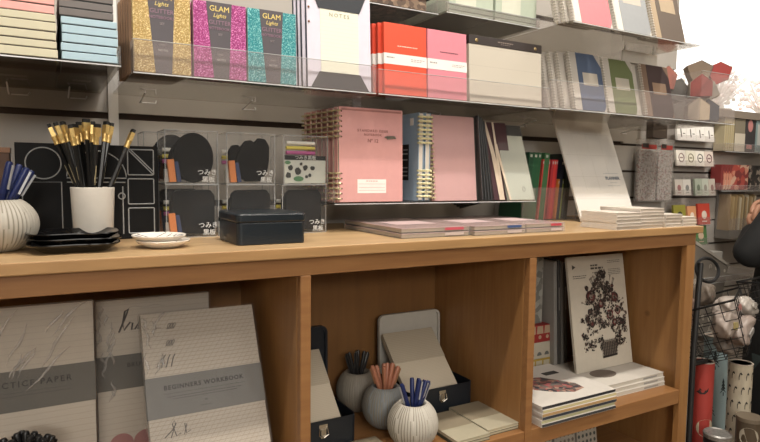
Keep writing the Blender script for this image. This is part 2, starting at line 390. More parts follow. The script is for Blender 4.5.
# glitter notebook packs
GL = {'gold': glitter('gold_glitter', '#9c8048', '#b89a5c', '#f5e2aa'), 'pink': glitter('pink_glitter', '#8a2a68', '#a83a80', '#f0a0d4'), 'teal': glitter('teal_glitter', '#1f7a82', '#34949a', '#a8e4e0')}
KRAFT = M('#8d6f56', .8)
def glam(kind, x, y, label, front=True, z=.1815):
    t = thing('glitter_notebook_pack', label, 'notebook pack', (x, y, z), SHY(.03), 'glitter notebook packs')
    w_ = .1005; h = .1435 if kind != 'gold' else .15
    m = MB()
    for k in range(3): m.box(0, w_, k*.0062, k*.0062+.0008, 0, h); m.box(0, w_, k*.0062+.0048, k*.0062+.0056, 0, h)
    m.build('cover', GL[kind] if front or kind != 'gold' else KRAFT, t)
    m = MB()
    for k in range(3): m.box(.0002, w_-.002, k*.0062+.0008, k*.0062+.0048, .001, h-.001)
    m.build('page_block', KRAFT if kind == 'gold' else M('#cfc7bb', .8), t)
    if front:
        m = MB(); m.prism([(.037, 0), (.066, 0), (.073, h+.0005), (.024, h+.0005)], -.0006, 0); m.build('paper_band', M('#4d484d', .5), t)
        Y_ = -.0011; gold = M('#e6cf76', .4); pur = M('#8f6c80', .5)
        text('printed_title', 'GLAM', .0145, gold, t, (.049, Y_, h-.012), sx=1.0)
        text('printed_title', 'Lights', .0105, gold, t, (.049, Y_, h-.0245), shear=.3)
        text('printed_title', 'GLITTER', .0112, pur, t, (.0495, Y_, h-.038)); text('printed_title', 'NOTEBOOKS', .0074, pur, t, (.0495, Y_, h-.049))
        text('printed_title', 'SET', .0055, M('#9a8f92', .5), t, (.05, Y_, h-.060)); text('printed_title', 'LINED', .0045, M('#8a8083', .5), t, (.0505, Y_, h-.098)); text('printed_title', 'NOTES', .0055, M('#a8a2a2', .5), t, (.051, Y_, h-.108))
    return t
glam('gold', .150, 1.162, 'gold glitter notebook pack with grey band, front of its row')
for k in range(5):
    glam('gold', .146-.0015*k, 1.187+.024*k, 'gold glitter notebook pack with brown page edges, lined up behind the front one, %s' % ['second', 'third', 'fourth', 'fifth', 'rearmost'][k], False)
glam('pink', .256, 1.162, 'magenta glitter notebook pack between the gold and the teal')
glam('pink', .253, 1.187, 'magenta glitter notebook pack hidden close behind the front magenta pack', False)
glam('teal', .360, 1.162, 'teal glitter notebook pack beside the lilac notes folder')
glam('teal', .358, 1.187, 'teal glitter notebook pack close behind the front teal pack', False)

# NOTES folder
NAVY = M('#2f3946', .5); LILAC = M('#cfcad6', .6); DK = M('#262a30', .45)
def notes(x, y, label, front):
    t = thing('notes_folder', label, 'folder', (x, y, .1815), SHY(.06), 'lilac notes folders')
    W, h = .149, .212
    m = MB(); m.box(0, W, .002, .0105, 0, h); m.build('navy_back', NAVY, t, bevel=.001)
    m = MB(); m.box(0, W, 0, .002, 0, h); m.build('lilac_front', LILAC, t)
    if front:
        m = MB(); m.box(.03, .119, -.0008, 0, .03, .172); m.build('cream_page', lined('notes_page', '#dcdccb', '#d5d5c2', .008), t)
        m = MB(); m.prism([(.006, 0), (.143, 0), (.122, .034), (.026, .034)], -.0018, -.0008); m.build('end_wrap', DK, t); m = MB(); m.prism([(.026, .166), (.122, .166), (.143, h), (.006, h)], -.0018, -.0008); m.build('end_wrap', DK, t)
        text('printed_title', 'NOTES', .0115, M('#8f8a6c', .4), t, (.074, -.0011, .155), space=1.5)
        m = MB(); [m.sphere((.004, -.001, .135+.03*k), .0022) for k in range(2)]; m.build('rivet', M('#a0714a', .3, 1), t)
    return t
notes(.486, 1.160, 'lilac and navy notes folder with cream page and dark ends, front one', True)
for k in range(3): notes(.480-.004*k, 1.172+.012*k, 'navy folder spine just behind the front lilac notes folder, %s of three' % ['first', 'second', 'third'][k], False)

# orange and pink softcover notebooks with white bands
def soft(x, y, col, band, label, group, inkc, front=True, w_=.113, zoff=0, ry=0):
    t = thing('softcover_notebook', label, 'notebook', (x, y, .1815+zoff), (-.05, ry, 0), group); h = .160; mt = M(col, .55)
    m = MB(); m.box(0, w_, 0, .0008, 0, h); m.box(0, w_, .009, .0098, 0, h); m.box(0, .0008, .0008, .009, 0, h); m.build('cover', mt, t, bevel=.0004)
    m = MB(); m.box(.0008, w_-.001, .0008, .009, .001, h-.001); m.build('page_block', M(col, .8), t)
    m = MB(); m.box(-.0005, w_+.0005, -.0006, .0104, .068, .092); m.build('paper_band', M('#e2dcd8', .6), t)
    if front:
        m = MB(); dashes(m, .035, .088, .110, .002, -.0002, wl=.004); m.build('printed_line', M(inkc, .5), t)
        m = MB(); dashes(m, .006, .026, .083, .003, -.0007, wl=.005); dashes(m, .07, .108, .083, .0012, -.0007); dashes(m, .07, .1, .079, .0012, -.0007); m.build('band_print', GREYINK, t)
    return t
soft(.672, 1.165, '#d94a2c', 1, 'bright orange softcover notebook with white band, front of its row', 'orange notebooks', '#f3c9b8')
for k in range(3): soft(.664-.007*k, 1.178+.013*k, '#cf4227', 1, 'orange notebook peeking out behind the front orange one, %s behind' % ['just', 'second', 'third'][k], 'orange notebooks', '#fff', False)
soft(.789, 1.165, '#cf7f8c', 1, 'rose pink softcover notebook with white band beside the orange ones', 'pink notebooks', '#5b3a44')
soft(.789, 1.178, '#cf7f8c', 1, 'rose pink notebook directly behind the front rose pink one', 'pink notebooks', '#fff', False)

# kraft desk pad
t = thing('desk_calendar_pad', 'large cream desk pad with dark brown top strip and brass eyelets', 'desk pad', (.912, 1.166, .1815), SHY(.06))
m = MB(); m.box(0, .238, 0, .012, 0, .142); m.build('paper', lined('pad_paper', '#b9b2a4', '#a39c90', .045, lw=.012), t, bevel=.0006)
m = MB(); m.box(-.001, .239, -.0015, .014, .142, .163); m.build('top_strip', M('#2e2624', .5), t, bevel=.0006)
for ex in (.022, .216):
    m = MB(); m.T = Matrix.Translation((ex, -.0015, .151)) @ Matrix.Rotation(PI/2, 4, 'X'); m.lathe([(.001, 0), (.0045, 0), (.0045, .001), (.003, .002)], 14); m.build('eyelet', M('#b09a70', .35, 1), t)
m = MB(); dashes(m, .09, .14, .154, .0025, -.0016, wl=.006); dashes(m, .1, .13, .149, .0012, -.0016); m.build('strip_print', M('#85796f', .5), t)
t = dup(t, (.905, 1.183, .1815), label='dark edged desk pad directly behind the large cream pad')

# wire-bound notebooks with colour shape on cover
def wirebook(x, y, z, w_, h, base, col, coil, label, group, lean=.22, win='#b3aca0', front=True, coilr=.006, kind='panel'):
    t = thing('wire_bound_notebook', label, 'notebook', (x, y, z), SHY(lean), group); T_ = .010
    m = MB(); m.box(.004, w_, 0, .0012, 0, h); m.box(.004, w_, T_-.0012, T_, 0, h); m.build('cover', M(base, .55), t)
    m = MB(); m.box(.006, w_-.002, .0012, T_-.0012, .001, h-.001); m.build('page_block', M('#cbc5b8', .8), t)
    m = MB(); rings(m, h, T_, .004, r=coilr); m.build('wire_coil', coil, t)
    if front and kind == 'panel':
        m = MB(); m.prism([(.032, 0), (w_*.93, 0), (w_*.995, .018), (w_*.995, h*.78), (w_*.80, h), (.032, h)], -.0006, 0); m.build('colour_panel', M(col, .55), t)
        m = MB(); card(m, .05, w_*.84, h*.44, h*.66, y=-.001); m.build('window_label', M(win, .6), t)
    return t
WC = M('#d9d4cb', .35, .3); BC = M('#1b1b1b', .4, .2)
for k in range(3): wirebook(1.222-.016*k+.02, 1.178+.014*(k), .1855, .118, .166, '#b5afa6', '', WC, 'grey notebook with white wire coil tucked behind the blue-panel one, %s' % ['nearest', 'middle', 'rearmost'][k], 'grey wire-bound notebooks', front=False)
wirebook(1.268, 1.162, .1855, .130, .166, '#b5afa6', '#4a5870', WC, 'grey wire-bound notebook with blue panel and cut corner', 'panel notebooks')
wirebook(1.403, 1.162, .1855, .130, .163, '#b5afa6', '#646d48', WC, 'grey wire-bound notebook with olive green panel', 'panel notebooks')
for k in range(2): wirebook(1.545-.018*k, 1.176+.012*k, .1855, .12, .163, '#b9b3aa', '', [WC, BC][k], 'notebook edge with %s coil between green and brown panel notebooks' % ['white', 'black'][k], 'coil notebooks', front=False)
wirebook(1.570, 1.162, .1855, .135, .163, '#7b6656', '#3a2b2c', WC, 'brown wire-bound notebook with dark maroon panel, next to house boxes', 'panel notebooks', win='#8c7460')
# topmost shelf
def mint(x, w_, label):
    t = thing('mint_gift_box', label, 'box', (x, 1.205, .3985), (0, 0, 0), 'mint boxes')
    m = MB(); m.box(0, w_, 0, .2, 0, .2); m.build('body', M('#a9b3a2', .6), t, bevel=.001)
    m = MB(); card(m, .02, w_*.6, .02, .17, y=-.0006); m.build('cream_label', M('#c2c4b4', .6), t)
    m = MB(); m.box(-.001, w_+.001, -.002, -.0008, .018, .0195); m.box(-.001, w_+.001, -.002, -.0008, .006, .0072); m.build('silver_cord', M('#c9ccc8', .2, .8), t)
    return t
mint(.872, .138, 'mint green box with silver cord, left of the two on the top shelf'); mint(1.018, .14, 'mint green box with silver cord, right of the two on the top shelf')
t = thing('marbled_folder', 'brown marbled folder lying at the end of the top shelf', 'folder', (.63, 1.225, .396), (0, 0, 0))
m = MB(); m.box(0, .19, 0, .25, 0, .03); m.build('cover', mosaic('marbled', ['#5b4a3d', '#7a6654', '#46382e', '#8f7b66'], 90), t, bevel=.001)
m = MB(); m.box(.14, .205, -.006, .25, .0302, .05); m.build('dark_case', M('#26231f', .5), t, bevel=.001)
wirebook(1.190, 1.105, .3955, .15, .2, '#c9c5bc', '#cd7278', WC, 'white wire-bound notebook with pink panel on the top shelf', 'top shelf notebooks', lean=.26)
wirebook(1.352, 1.105, .3955, .15, .2, '#c9c5bc', '#8e9193', WC, 'white wire-bound notebook with grey panel on the top shelf', 'top shelf notebooks', lean=.26)
wirebook(1.515, 1.105, .3955, .14, .2, '#a08e76', '#5d5249', WC, 'tan wire-bound notebook with dark grey panel, end of the top shelf', 'top shelf notebooks', lean=.26, win='#a3927a')
for k in range(2):
    wirebook(1.176-.012*k, 1.12+.014*k, .3955, .12, .2, '#bdb8af', '', WC, 'white coil notebook behind the pink-panel one on top shelf, %s' % ['nearer', 'farther'][k], 'top shelf notebooks', lean=.26, front=False)
    wirebook(1.505-.012*k, 1.12+.014*k, .3955, .12, .2, '#b9ae9e', '', BC, 'black coil notebook behind the tan one on top shelf, %s' % ['nearer', 'farther'][k], 'top shelf notebooks', lean=.26, front=False)
t = thing('shelf_sign', 'blank white sign plate hanging under the end of the top shelf', 'sign', (1.50, 1.2, .344))
m = MB(); m.box(0, .16, 0, .003, 0, .034); m.build('plate', M('#c6c1b8', .5), t); m = MB(); m.box(.01, .014, .0, .003, .034, .046); m.box(.14, .144, .0, .003, .034, .046); m.build('hanger', EDGE, t)

# house-shaped paper boxes in the bin
def house(x, y, z, ry, rz, c1, c2, label, s=.064):
    t = thing('house_box', label, 'box', (x, y, z), (0, ry, rz), 'house-shaped boxes')
    m = MB(); m.prism([(-s/2, 0), (s/2, 0), (s/2, s*.72), (0, s*1.12), (-s/2, s*.72)], 0, s, 0); m.build('body', M(c1, .6), t, bevel=.0006)
    m = MB(); m.prism([(s/2, s*.735), (s/2+.001, s*.735), (0, s*1.145), (-s/2-.001, s*.735), (-s/2, s*.735), (0, s*1.13)], -.0005, s+.0005); m.build('roof', M(c2, .6), t)
    m = MB(); m.box(-s/2-.0006, -s/2, .0, s, 0, s*.72); m.build('side_face', M(c2, .6), t); return t
hs = [(1.86, 1.165, .19, 0, .1, '#b9a890', '#a08f78', 'tan house box at the front left bottom of the bin'),
      (1.91, 1.165, .19, 0, -.1, '#25303f', '#c4b9a6', 'dark navy house box at the bin bottom, front middle'),
      (1.87, 1.23, .19, 0, .2, '#8f8a80', '#b5aea2', 'grey house box low in the bin behind the tan one'),
      (1.93, 1.235, .19, .0, -.2, '#cbbfae', '#a69c8c', 'pale cream house box low in the bin at the right'),
      (1.868, 1.165, .266, .0, .5, '#85201a', '#b5ab9a', 'red house box with cream side, centre of pile'),
      (1.925, 1.17, .262, -.4, .3, '#8f897d', '#aaa294', 'light grey-cream house box tilted against the bin side'),
      (1.84, 1.24, .262, .3, .2, '#4a4a46', '#6a6860', 'charcoal house box at the left of the pile'),
      (1.93, 1.245, .265, .6, .2, '#7c7b74', '#3d4c4b', 'grey-green house box in the middle of the pile'),
      (1.89, 1.22, .343, 1.2, .3, '#6d5c4a', '#232b48', 'navy blue house box lying on its side on top of the pile'),
      (1.985, 1.21, .345, 1.15, .1, '#8a261e', '#b5aa98', 'red house box with white base lying at the top right of the pile'),
      (1.81, 1.26, .300, .2, .5, '#a5675a', '#d9cdbf', 'faded red house box at the top left, by the wire-bound notebooks')]
for i_, q in enumerate(hs): house(q[0]-.012, q[1]+.012, q[2], q[3], [-.8, -.95, -.7, -1.1, -.85, -.9, -.6, -1.0, -.8, -.75, -.9][i_], *q[5:])

# ------------------------------------------------------------------ riser shelf: spirals and portfolios
GOLD = M('#b5ab88', .35, .6); PINK = M('#cf9a96', .6)
def spiral(x, y, col, label, group, front, w_=.174, h=.216):
    t = thing('spiral_notebook', label, 'notebook', (x, y, -.0615), SHY(.03), group); T_ = .014
    m = MB(); m.box(.006, w_, 0, .0015, 0, h); m.box(.006, w_, T_-.0015, T_, 0, h); m.build('cover', M(col, .6), t, bevel=.0004)
    m = MB(); m.box(.008, w_-.003, .0015, T_-.0015, .002, h-.002); m.build('page_block', M('#d6ccbd', .8), t)
    for dz_ in (0, h-.075): m = MB(); m.T = Matrix.Translation((0, 0, dz_)); rings(m, .07, T_, .006, pitch=.0115, r=.009, wire=.0009); m.build('gold_coil', GOLD, t)
    if front:
        m = MB()
        for k in range(12):
            zz = .0075+.0115*k if k < 6 else h-.068+.0115*(k-6)
            m.sphere((.012, -.0003, zz), .0018, sc=(1, .3, 1), n=8)
        m.build('punched_hole', M('#4a2f2c', .7), t)
        text('printed_title', 'STANDARD ISSUE', .0085, M('#8c5a52', .5), t, (.093, -.0008, h-.052), space=1.25); text('printed_title', 'NOTEBOOK', .0075, M('#8c5a52', .5), t, (.093, -.0008, h-.061), space=1.2)
        text('printed_title', 'N\u00ba 12', .012, M('#8c5a52', .5), t, (.093, -.0008, h-.075))
        m = MB(); m.box(.012, w_-.004, -.0006, 0, h-.008, h-.004); m.build('cover_band', M('#a8756f', .5), t)
        m = MB(); card(m, .052, .128, .02, .052); m.build('paper_label', M('#e9e2dc', .6), t)
        m = MB(); dashes(m, .075, .105, .048, .0018, -.0006); [card(m, .055, .125, zz, zz+.0006, y=-.0007) for zz in (.041, .033, .026)]; m.build('label_print', M('#b98c88', .6), t)
        m = MB(); m.tube([(.125, -.001, h-.066), (.13, -.003, h-.064), (.15, -.003, h-.064), (.154, -.001, h-.066), (.13, -.002, h-.068)], .0022, 6); m.build('metal_clip', M('#9aa096', .3, .8), t)
    return t
spiral(.580, 1.215, '#cf9a96', 'dusty pink spiral notebook with white label at the left of the riser shelf', 'pink spiral notebooks', True)
for k in range(6): spiral(.578-.001*k, 1.236+.03*k, '#b5857f', 'pink spiral notebook behind the front one, coil showing at left, %s' % ['first', 'second', 'third', 'fourth', 'fifth', 'sixth', 'last'][k], 'pink spiral notebooks', False)
# pale blue notebooks standing spine forward, cover facing left
for k in range(2):
    t = thing('spiral_notebook', 'pale blue notebook with cream coil standing spine forward, %s one' % ['left', 'right'][k], 'notebook', (.806+.0195*k, 1.222, -.0615), (0, .0, 0), 'blue spiral notebooks')
    h = .216
    bl = M('#9db4ca', .6)
    m = MB(); m.box(0, .0015, .006, .17, 0, h); m.box(.0135, .015, .006, .17, 0, h); m.build('cover', bl, t)
    m = MB(); m.box(.0015, .0135, .008, .167, .002, h-.002); m.build('page_block', M('#e4dccf', .8), t)
    CM = Matrix(((0, 1, 0, 0), (1, 0, 0, -.001), (0, 0, 1, .004), (0, 0, 0, 1)))
    for dz_ in (0, h-.085):
        m = MB(); m.T = Matrix.Translation((0, 0, dz_)) @ CM; rings(m, .083, .015, .006, pitch=.0105, r=.0085, wire=.0018); m.build('cream_coil', M('#cfc99e', .45), t)
    if k == 0:
        m = MB(); m.box(-.0005, 0, .05, .11, .05, .14); m.build('black_label', BLACK, t)
        m = MB(); m.box(-.0008, -.0003, .03, .045, h-.03, h-.012); m.build('price_sticker', WHITE, t)
        m = MB(); [m.box(-.0009, -.0005, .055, .055+random.uniform(.02, .04), zz, zz+.003) for zz in (.06, .07, .08, .1, .115, .125)]; m.build('label_print', M('#a0a0a0', .6), t)
t = thing('spiral_notebook', 'pale pink spiral notebook in a clear sleeve beside the blue ones', 'notebook', (.846, 1.225, -.0615), (-.10, .0, 0)); h = .216
m = MB(); m.box(.008, .142, 0, .0015, 0, h); m.box(.008, .142, .0105, .012, 0, h); m.build('cover', M('#c69c9a', .6), t)
m = MB(); m.box(.01, .139, .0015, .0105, .002, h-.002); m.build('page_block', M('#d6ccbd', .8), t)
m = MB(); rings(m, h-.005, .012, .008, pitch=.0105, r=.008, wire=.0013); m.build('gold_coil', GOLD, t)
m = MB(); m.box(.012, .1435, -.003, -.0026, -.0, h+.002); m.build('clear_sleeve', CELLO, t)
# black portfolios standing spine forward, fanned
for k in range(4):
    t = thing('black_portfolio', 'black portfolio in plastic standing on edge, %s from the pale pink notebook' % ['first', 'second', 'third', 'fourth'][k], 'folder', (.996+.010*k, 1.21, -.0615), (-.10-.03*k, -.03, -.12), 'black portfolios')
    m = MB(); m.box(0, .0045, 0, .17, 0, .222-.003*k); m.build('cover', M('#1f2123', .35), t, bevel=.001)
    m = MB(); m.box(-.0014, -.001, -.002, .171, 0, .224-.003*k); m.box(.0046, .005, -.002, .171, 0, .224-.003*k); m.build('clear_sleeve', CELLO, t)
# wine and dark portfolio with beige straps
t = thing('strap_portfolio', 'dark wine portfolio with crossed beige ribbon straps', 'folder', (1.042, 1.218, -.0615), (-.24, 0, 0))
m = MB(); m.box(0, .075, 0, .012, 0, .215); m.build('cover', M('#40262c', .5), t, bevel=.001)
RB = M('#c8b8a4', .7)
m = MB(); m.prism([(.018, 0), (.029, 0), (.029, .07), (.021, .13), (.004, .215), (-.004, .215), (.010, .12)], -.0016, -.0003); m.prism([(.026, 0.0), (.034, .0), (.03, .215), (.024, .215), (.024, .10)], -.0026, -.0017); m.build('ribbon_strap', RB, t)
# light grey portfolio with black top
t = thing('grey_portfolio', 'light grey-green portfolio with black top flap at the right of the riser shelf', 'folder', (1.083, 1.205, -.0615), (-.33, 0, 0)); W_ = .092; h = .215
m = MB(); m.box(0, W_, 0, .010, 0, h); m.build('cover', M('#a9aca0', .55), t, bevel=.0008)
m = MB(); m.box(-.0005, W_+.0005, -.001, .0106, h-.03, h+.0005); m.build('top_flap', M('#1d2022', .4), t)
m = MB(); m.prism([(.0, .0), (.006, 0), (-.006, .16), (-.014, .16)], -.0016, -.0006); m.build('edge_ribbon', RB, t)
m = MB(); m.tube([(.058+.005*math.cos(a), -.001, .03+.007*math.sin(a)) for a in [PI*2*i/14 for i in range(14)]], .0006, 5, closed=True); m.build('seal_mark', GREYINK, t)
m = MB(); m.box(-.001, W_+.001, -.0022, -.0018, 0, h+.002); m.build('clear_sleeve', CELLO, t)

# ------------------------------------------------------------------ counter top things
CT = -.132
# black game box with outlined shapes
t = thing('black_shape_box', 'black box printed with white outlined shapes, behind the brush pencils', 'box', (-.041, 1.27, CT+.0005), (0, 0, 0))
m = MB(); m.box(0, .247, 0, .055, 0, .184); m.build('body', M('#0c0c0d', .6, spec=.2), t, bevel=.0012)
OW = M('#a8aaaa', .5)
m = MB(); R_ = .0011
def ol(pts, close=True): m.tube([(x, -.0003, z) for x, z in pts], R_, 4, 0, closed=close)
ol(arc(.045, .147, .029, 0, 2*PI, 40)[:-1])
ol([(.010, .112), (.074, .112), (.074, .008), (.010, .008)]); ol(arc(.135, .120, .052, 0, PI, 30))
for z0 in (.127, .069, .011): ol(rrect(.190, .238, z0, z0+.05, .002, 2))
ol([(.192, .175), (.236, .129)], False); ol([(.196, .176), (.238, .133)], False)
ol([(.1, .01), (.1, .055), (.107, .065)], False); ol([(.18, .01), (.18, .104)], False); ol(arc(.178, .085, .006, 0, 2*PI, 12)[:-1])
ol([(.083, .112), (.185, .112)], False)
m.build('printed_outline', OW, t)

# brown box and paper at far left behind the vase
t = thing('brown_box', 'small brown wooden box at the left edge behind the round vase', 'box', (-.12, 1.3, CT+.0005))
m = MB(); m.box(0, .07, 0, .06, 0, .165); m.build('body', M('#5a3f2f', .6), t, bevel=.001); m = MB(); m.box(-.001, .071, -.001, .061, .1655, .175); m.build('lid', M('#8a6142', .5), t)

# mug with black pencils
MX, MY = .080, 1.19
t = thing('white_mug', 'plain white ceramic cup holding black gold-tipped pencils', 'cup', (MX, MY, CT+.0005))
m = MB(); m.lathe([(.030, 0), (.0325, .003), (.0365, .1035), (.0355, .1045), (.0345, .1035), (.031, .006), (.0005, .005)], 40); m.build('body', M('#cfc9bf', .3), t, smooth=True)
m = MB(); m.tube([(.0, .034, .09), (.004, .052, .088), (.006, .06, .06), (.004, .05, .03), (.0, .032, .028)], .0035, 8); m.build('handle', M('#cfc9bf', .3), t, smooth=True)
def pencil_proto():
    t = thing('black_pencil', 'x', 'pencil', (0, 0, 0)); L_ = .172
    m = MB(); m.lathe([(.0008, 0), (.0042, .014), (.0042, L_-.0)], 6); m.build('barrel', M('#131313', .3), t)
    m = MB(); m.lathe([(.0042, L_), (.0052, L_+.001), (.0046, L_+.008), (.0052, L_+.010), (.0050, L_+.016)], 12); m.T = Matrix.Translation((0, 0, L_+.018)); m.box(-.0064, .0064, -.0034, .0034, -.003, .013); m.build('gold_ferrule', M('#dfc07c', .36, .65, mott=.35, scale=260), t, smooth=True)
    m = MB(); m.box(-.0060, .0060, -.003, .003, L_+.031, L_+.0375); m.build('eraser', M('#1a1a1a', .7), t, bevel=.0005)
    m = MB(); m.box(-.0007, .0007, -.0044, -.0036, .10, .135); m.build('barrel_print', M('#a79a78', .5), t)
    return t
PP = pencil_proto(); first = True
tips = [(.014, 1.20, .082), (.024, 1.19, .085), (.036, 1.21, .088), (.047, 1.19, .082), (.0545, 1.205, .084), (.063, 1.215, .089), (.0725, 1.195, .0935), (.0785, 1.20, .088), (.0835, 1.185, .089), (.0895, 1.18, .085), (.106, 1.195, .091), (.1145, 1.2, .089), (.152, 1.2, .079)]
nmz = ['far left', 'second from left', 'third from left', 'fourth from left', 'fifth from left', 'sixth from left', 'tallest, in the middle', 'just right of the tallest', 'ninth from left', 'tenth from left', 'left of the upright pair', 'right of the upright pair', 'leaning far to the right']
for k, (tx, ty, tz) in enumerate(tips):
    bx = MX+(tx-MX)*-.12+random.uniform(-.006, .006); by = MY+random.uniform(-.012, .012); tip = Vector((tx, ty, tz)); base = Vector((bx, by, CT+.008)); d = (tip-base).normalized(); org = tip-d*.2085
    if org.z < CT+.0062: org.z = CT+.0062
    q = d.to_track_quat('Z', 'Y').to_euler()
    lb = 'black pencil with gold ferrule in the white cup, '+nmz[k]
    if k == 0: PP.location = org; PP.rotation_euler = q; tag(PP, lb, 'pencil', 'black pencils in the cup')
    else: dup(PP, org, q, lb, 'black pencils in the cup')

# round ribbed vases with pens
def vase(x, y, z, R_, h, col, label, groove_shade='#857f72'):
    t = thing('round_ribbed_vase', label, 'vase', (x, y, z), (0, 0, 0), 'round ribbed vases'); n = 156
    prof = []
    for i in range(17):
        a = -1.15+2.12*i/16; prof.append((R_*math.cos(a), h*.52+h*.50*math.sin(a)/math.sin(1.15)*.95))
    z0 = prof[0][1]; prof = [(r, (zz-z0)*h/(prof[-1][1]-z0)) for r, zz in prof]
    ro = prof[-1][0]
    inner = [(ro-.003, h), (ro-.006, h*.9), (R_*.75, h*.6), (R_*.6, h*.15), (.0005, h*.08)]
    m = MB(); vs = []; fs = []; allp = prof+inner
    for i, (r, zz) in enumerate(allp):
        for k in range(n):
            a = 2*PI*k/n; rr = r
            if 0 < i < 16: rr = r-(.0016 if k % 3 == 2 else 0)*(1 if (k//3*7+i//4) % 6 else .2)
            vs.append((rr*math.cos(a), rr*math.sin(a), zz))
    for i in range(len(allp)-1):
        for k in range(n): fs.append((i*n+k, i*n+(k+1) % n, (i+1)*n+(k+1) % n, (i+1)*n+k))
    fs.append(tuple(reversed(range(n)))); m.add(vs, fs); m.mi = [1 if i < 16*n and i % 3 == 1 and ((i % n)//3*7+(i//n)//4) % 6 else 0 for i in range(len(m.f))]; m.build('body', [ribbed('ceramic', col), ribbed('ceramic_groove_shade', groove_shade)], t, smooth='all')  # grooves coloured darker, painting the shade between the ribs
    return t
def pen_proto(barrel, cap, L_=.14, r=.0042, clip='#c9ccd0', name='ballpoint_pen', tipc=None):
    t = thing(name, 'x', 'pen')
    m = MB(); m.lathe([(.0008, 0), (r*.8, .012), (r, .02), (r, L_*.62)], 12); m.build('barrel', M(barrel, .35), t, smooth=True)
    m = MB(); m.lathe([(r*1.06, L_*.62), (r*1.06, L_-.004), (r*.8, L_)], 12); m.build('cap', M(cap, .35), t, smooth=True)
    m = MB(); m.box(-.0011, .0011, -r*1.7, -r*1.05, L_*.68, L_-.004); m.build('clip', M(clip, .3, .7), t)
    return t
def fill(proto, c, z0, tips, L_, labels, group, cat):
    for k, (dx, dy, tz) in enumerate(tips):
        tip = Vector((c[0]+dx, c[1]+dy, tz)); base = Vector((c[0]-dx*.35, c[1]-dy*.35, z0+.014)); d = (tip-base).normalized(); org = tip-d*L_
        if org.z < z0+.012: org = Vector((org.x, org.y, z0+.012))
        q = (d.to_track_quat('Z', 'Y')).to_euler()
        o = proto if k == 0 else copy_tree(proto)
        o.location = org; o.rotation_euler = q; tag(o, labels[k], cat, group)
vase(-.064, 1.155, CT+.0005, .060, .085, '#a8a398', 'large off-white ribbed round vase at the left end of the counter')
fill(pen_proto('#111b44', '#16224e', r=.0052), (-.064, 1.155), CT, [(-.03, -.01, -.015), (-.014, .015, -.012), (.018, -.012, -.008), (.030, .012, -.002), (.040, -.008, -.006), (.046, .005, -.010), (.03, .02, -.006)], .13,
     ['blue pen in the vase on the counter, '+s for s in ('leftmost', 'second from left', 'low in the middle', 'tallest', 'front one leaning right', 'farthest right', 'standing at the back')], 'blue pens in the counter vase', 'pen')

# black trays
def tray(z, label, dx=0, rz=0):
    t = thing('black_tray', label, 'tray', (.045+dx, 1.115, z), (0, 0, rz), 'stacked black trays'); n = 64
    def ring(a_, b_, zz):
        a_ *= .93; b_ *= .95
        out = []
        for k in range(n):
            a = 2*PI*k/n; c, s_ = math.cos(a), math.sin(a)
            x = a_*abs(c)**.55*(1 if c > 0 else -1); y = b_*abs(s_)**.55*(1 if s_ > 0 else -1)
            y *= 1-.13*math.exp(-((x/a_)/.35)**2)
            out.append((x, y, zz))
        return out
    m = MB(); R = [ring(.05, .04, 0), ring(.055, .045, .002), ring(.073, .060, .0125), ring(.075, .0615, .014), ring(.0745, .061, .0155), ring(.071, .058, .0142), ring(.053, .043, .004)]
    vs = [p for r in R for p in r]; fs = [tuple(reversed(range(n)))]
    for i in range(len(R)-1):
        for k in range(n): fs.append((i*n+k, i*n+(k+1) % n, (i+1)*n+(k+1) % n, (i+1)*n+k))
    fs.append(tuple((len(R)-1)*n+k for k in range(n))); m.add(vs, fs); m.build('body', M('#0d0d0e', .12, mott=.0), t, smooth=True)
    m = MB()
    for k in range(9):
        x = -.045+.0113*k; m.box(x, x+.004, -.02, .02, .0040, .0047)
    m.build('raised_pattern', M('#242220', .3), t); return t
for k in range(3): tray(CT+.0007+.0088*k, 'black lacquer tray with wavy rim, %s in the stack of three' % ['bottom', 'middle', 'top'][k], [0, .003, -.001][k], [0, .02, -.02][k])

# white plates
def plate(z, label, lines, R_=.046, dx=0):
    t = thing('white_dish', label, 'dish', (.182+dx, 1.105, z), (0, 0, .2), 'small white dishes')
    prof = [(R_*.55, 0), (R_*.62, .001), (R_*.95, .009), (R_, .0125), (R_*.985, .0135), (R_*.93, .0115), (R_*.6, .004), (.0005, .0035)]
    m = MB(); m.lathe(prof, 48); m.build('body', M('#e3ddd4', .25, mott=0), t, smooth=True)
    if lines:
        m = MB()
        for k in range(9):
            y = -.032+.008*k; xx = math.sqrt(max(0, (R_*.9)**2-y*y)); pts = []
            for i in range(13):
                x = -xx+2*xx*i/12; yy = y+.003*math.sin(i*.5+k); r = math.hypot(x, yy)/R_
                zz = .0042 if r < .6 else .0042+(r-.6)/.33*.0075
                pts.append((x, yy, zz+.0003))
            m.tube(pts, .0005, 4)
        m.build('brush_lines', M('#3d4046', .4), t)
    return t
plate(CT+.0006, 'plain white dish, lower of the two beside the dark tin', False, dx=.004); plate(CT+.0098, 'white dish with fine grey lines resting on another white dish', True, dx=-.003)

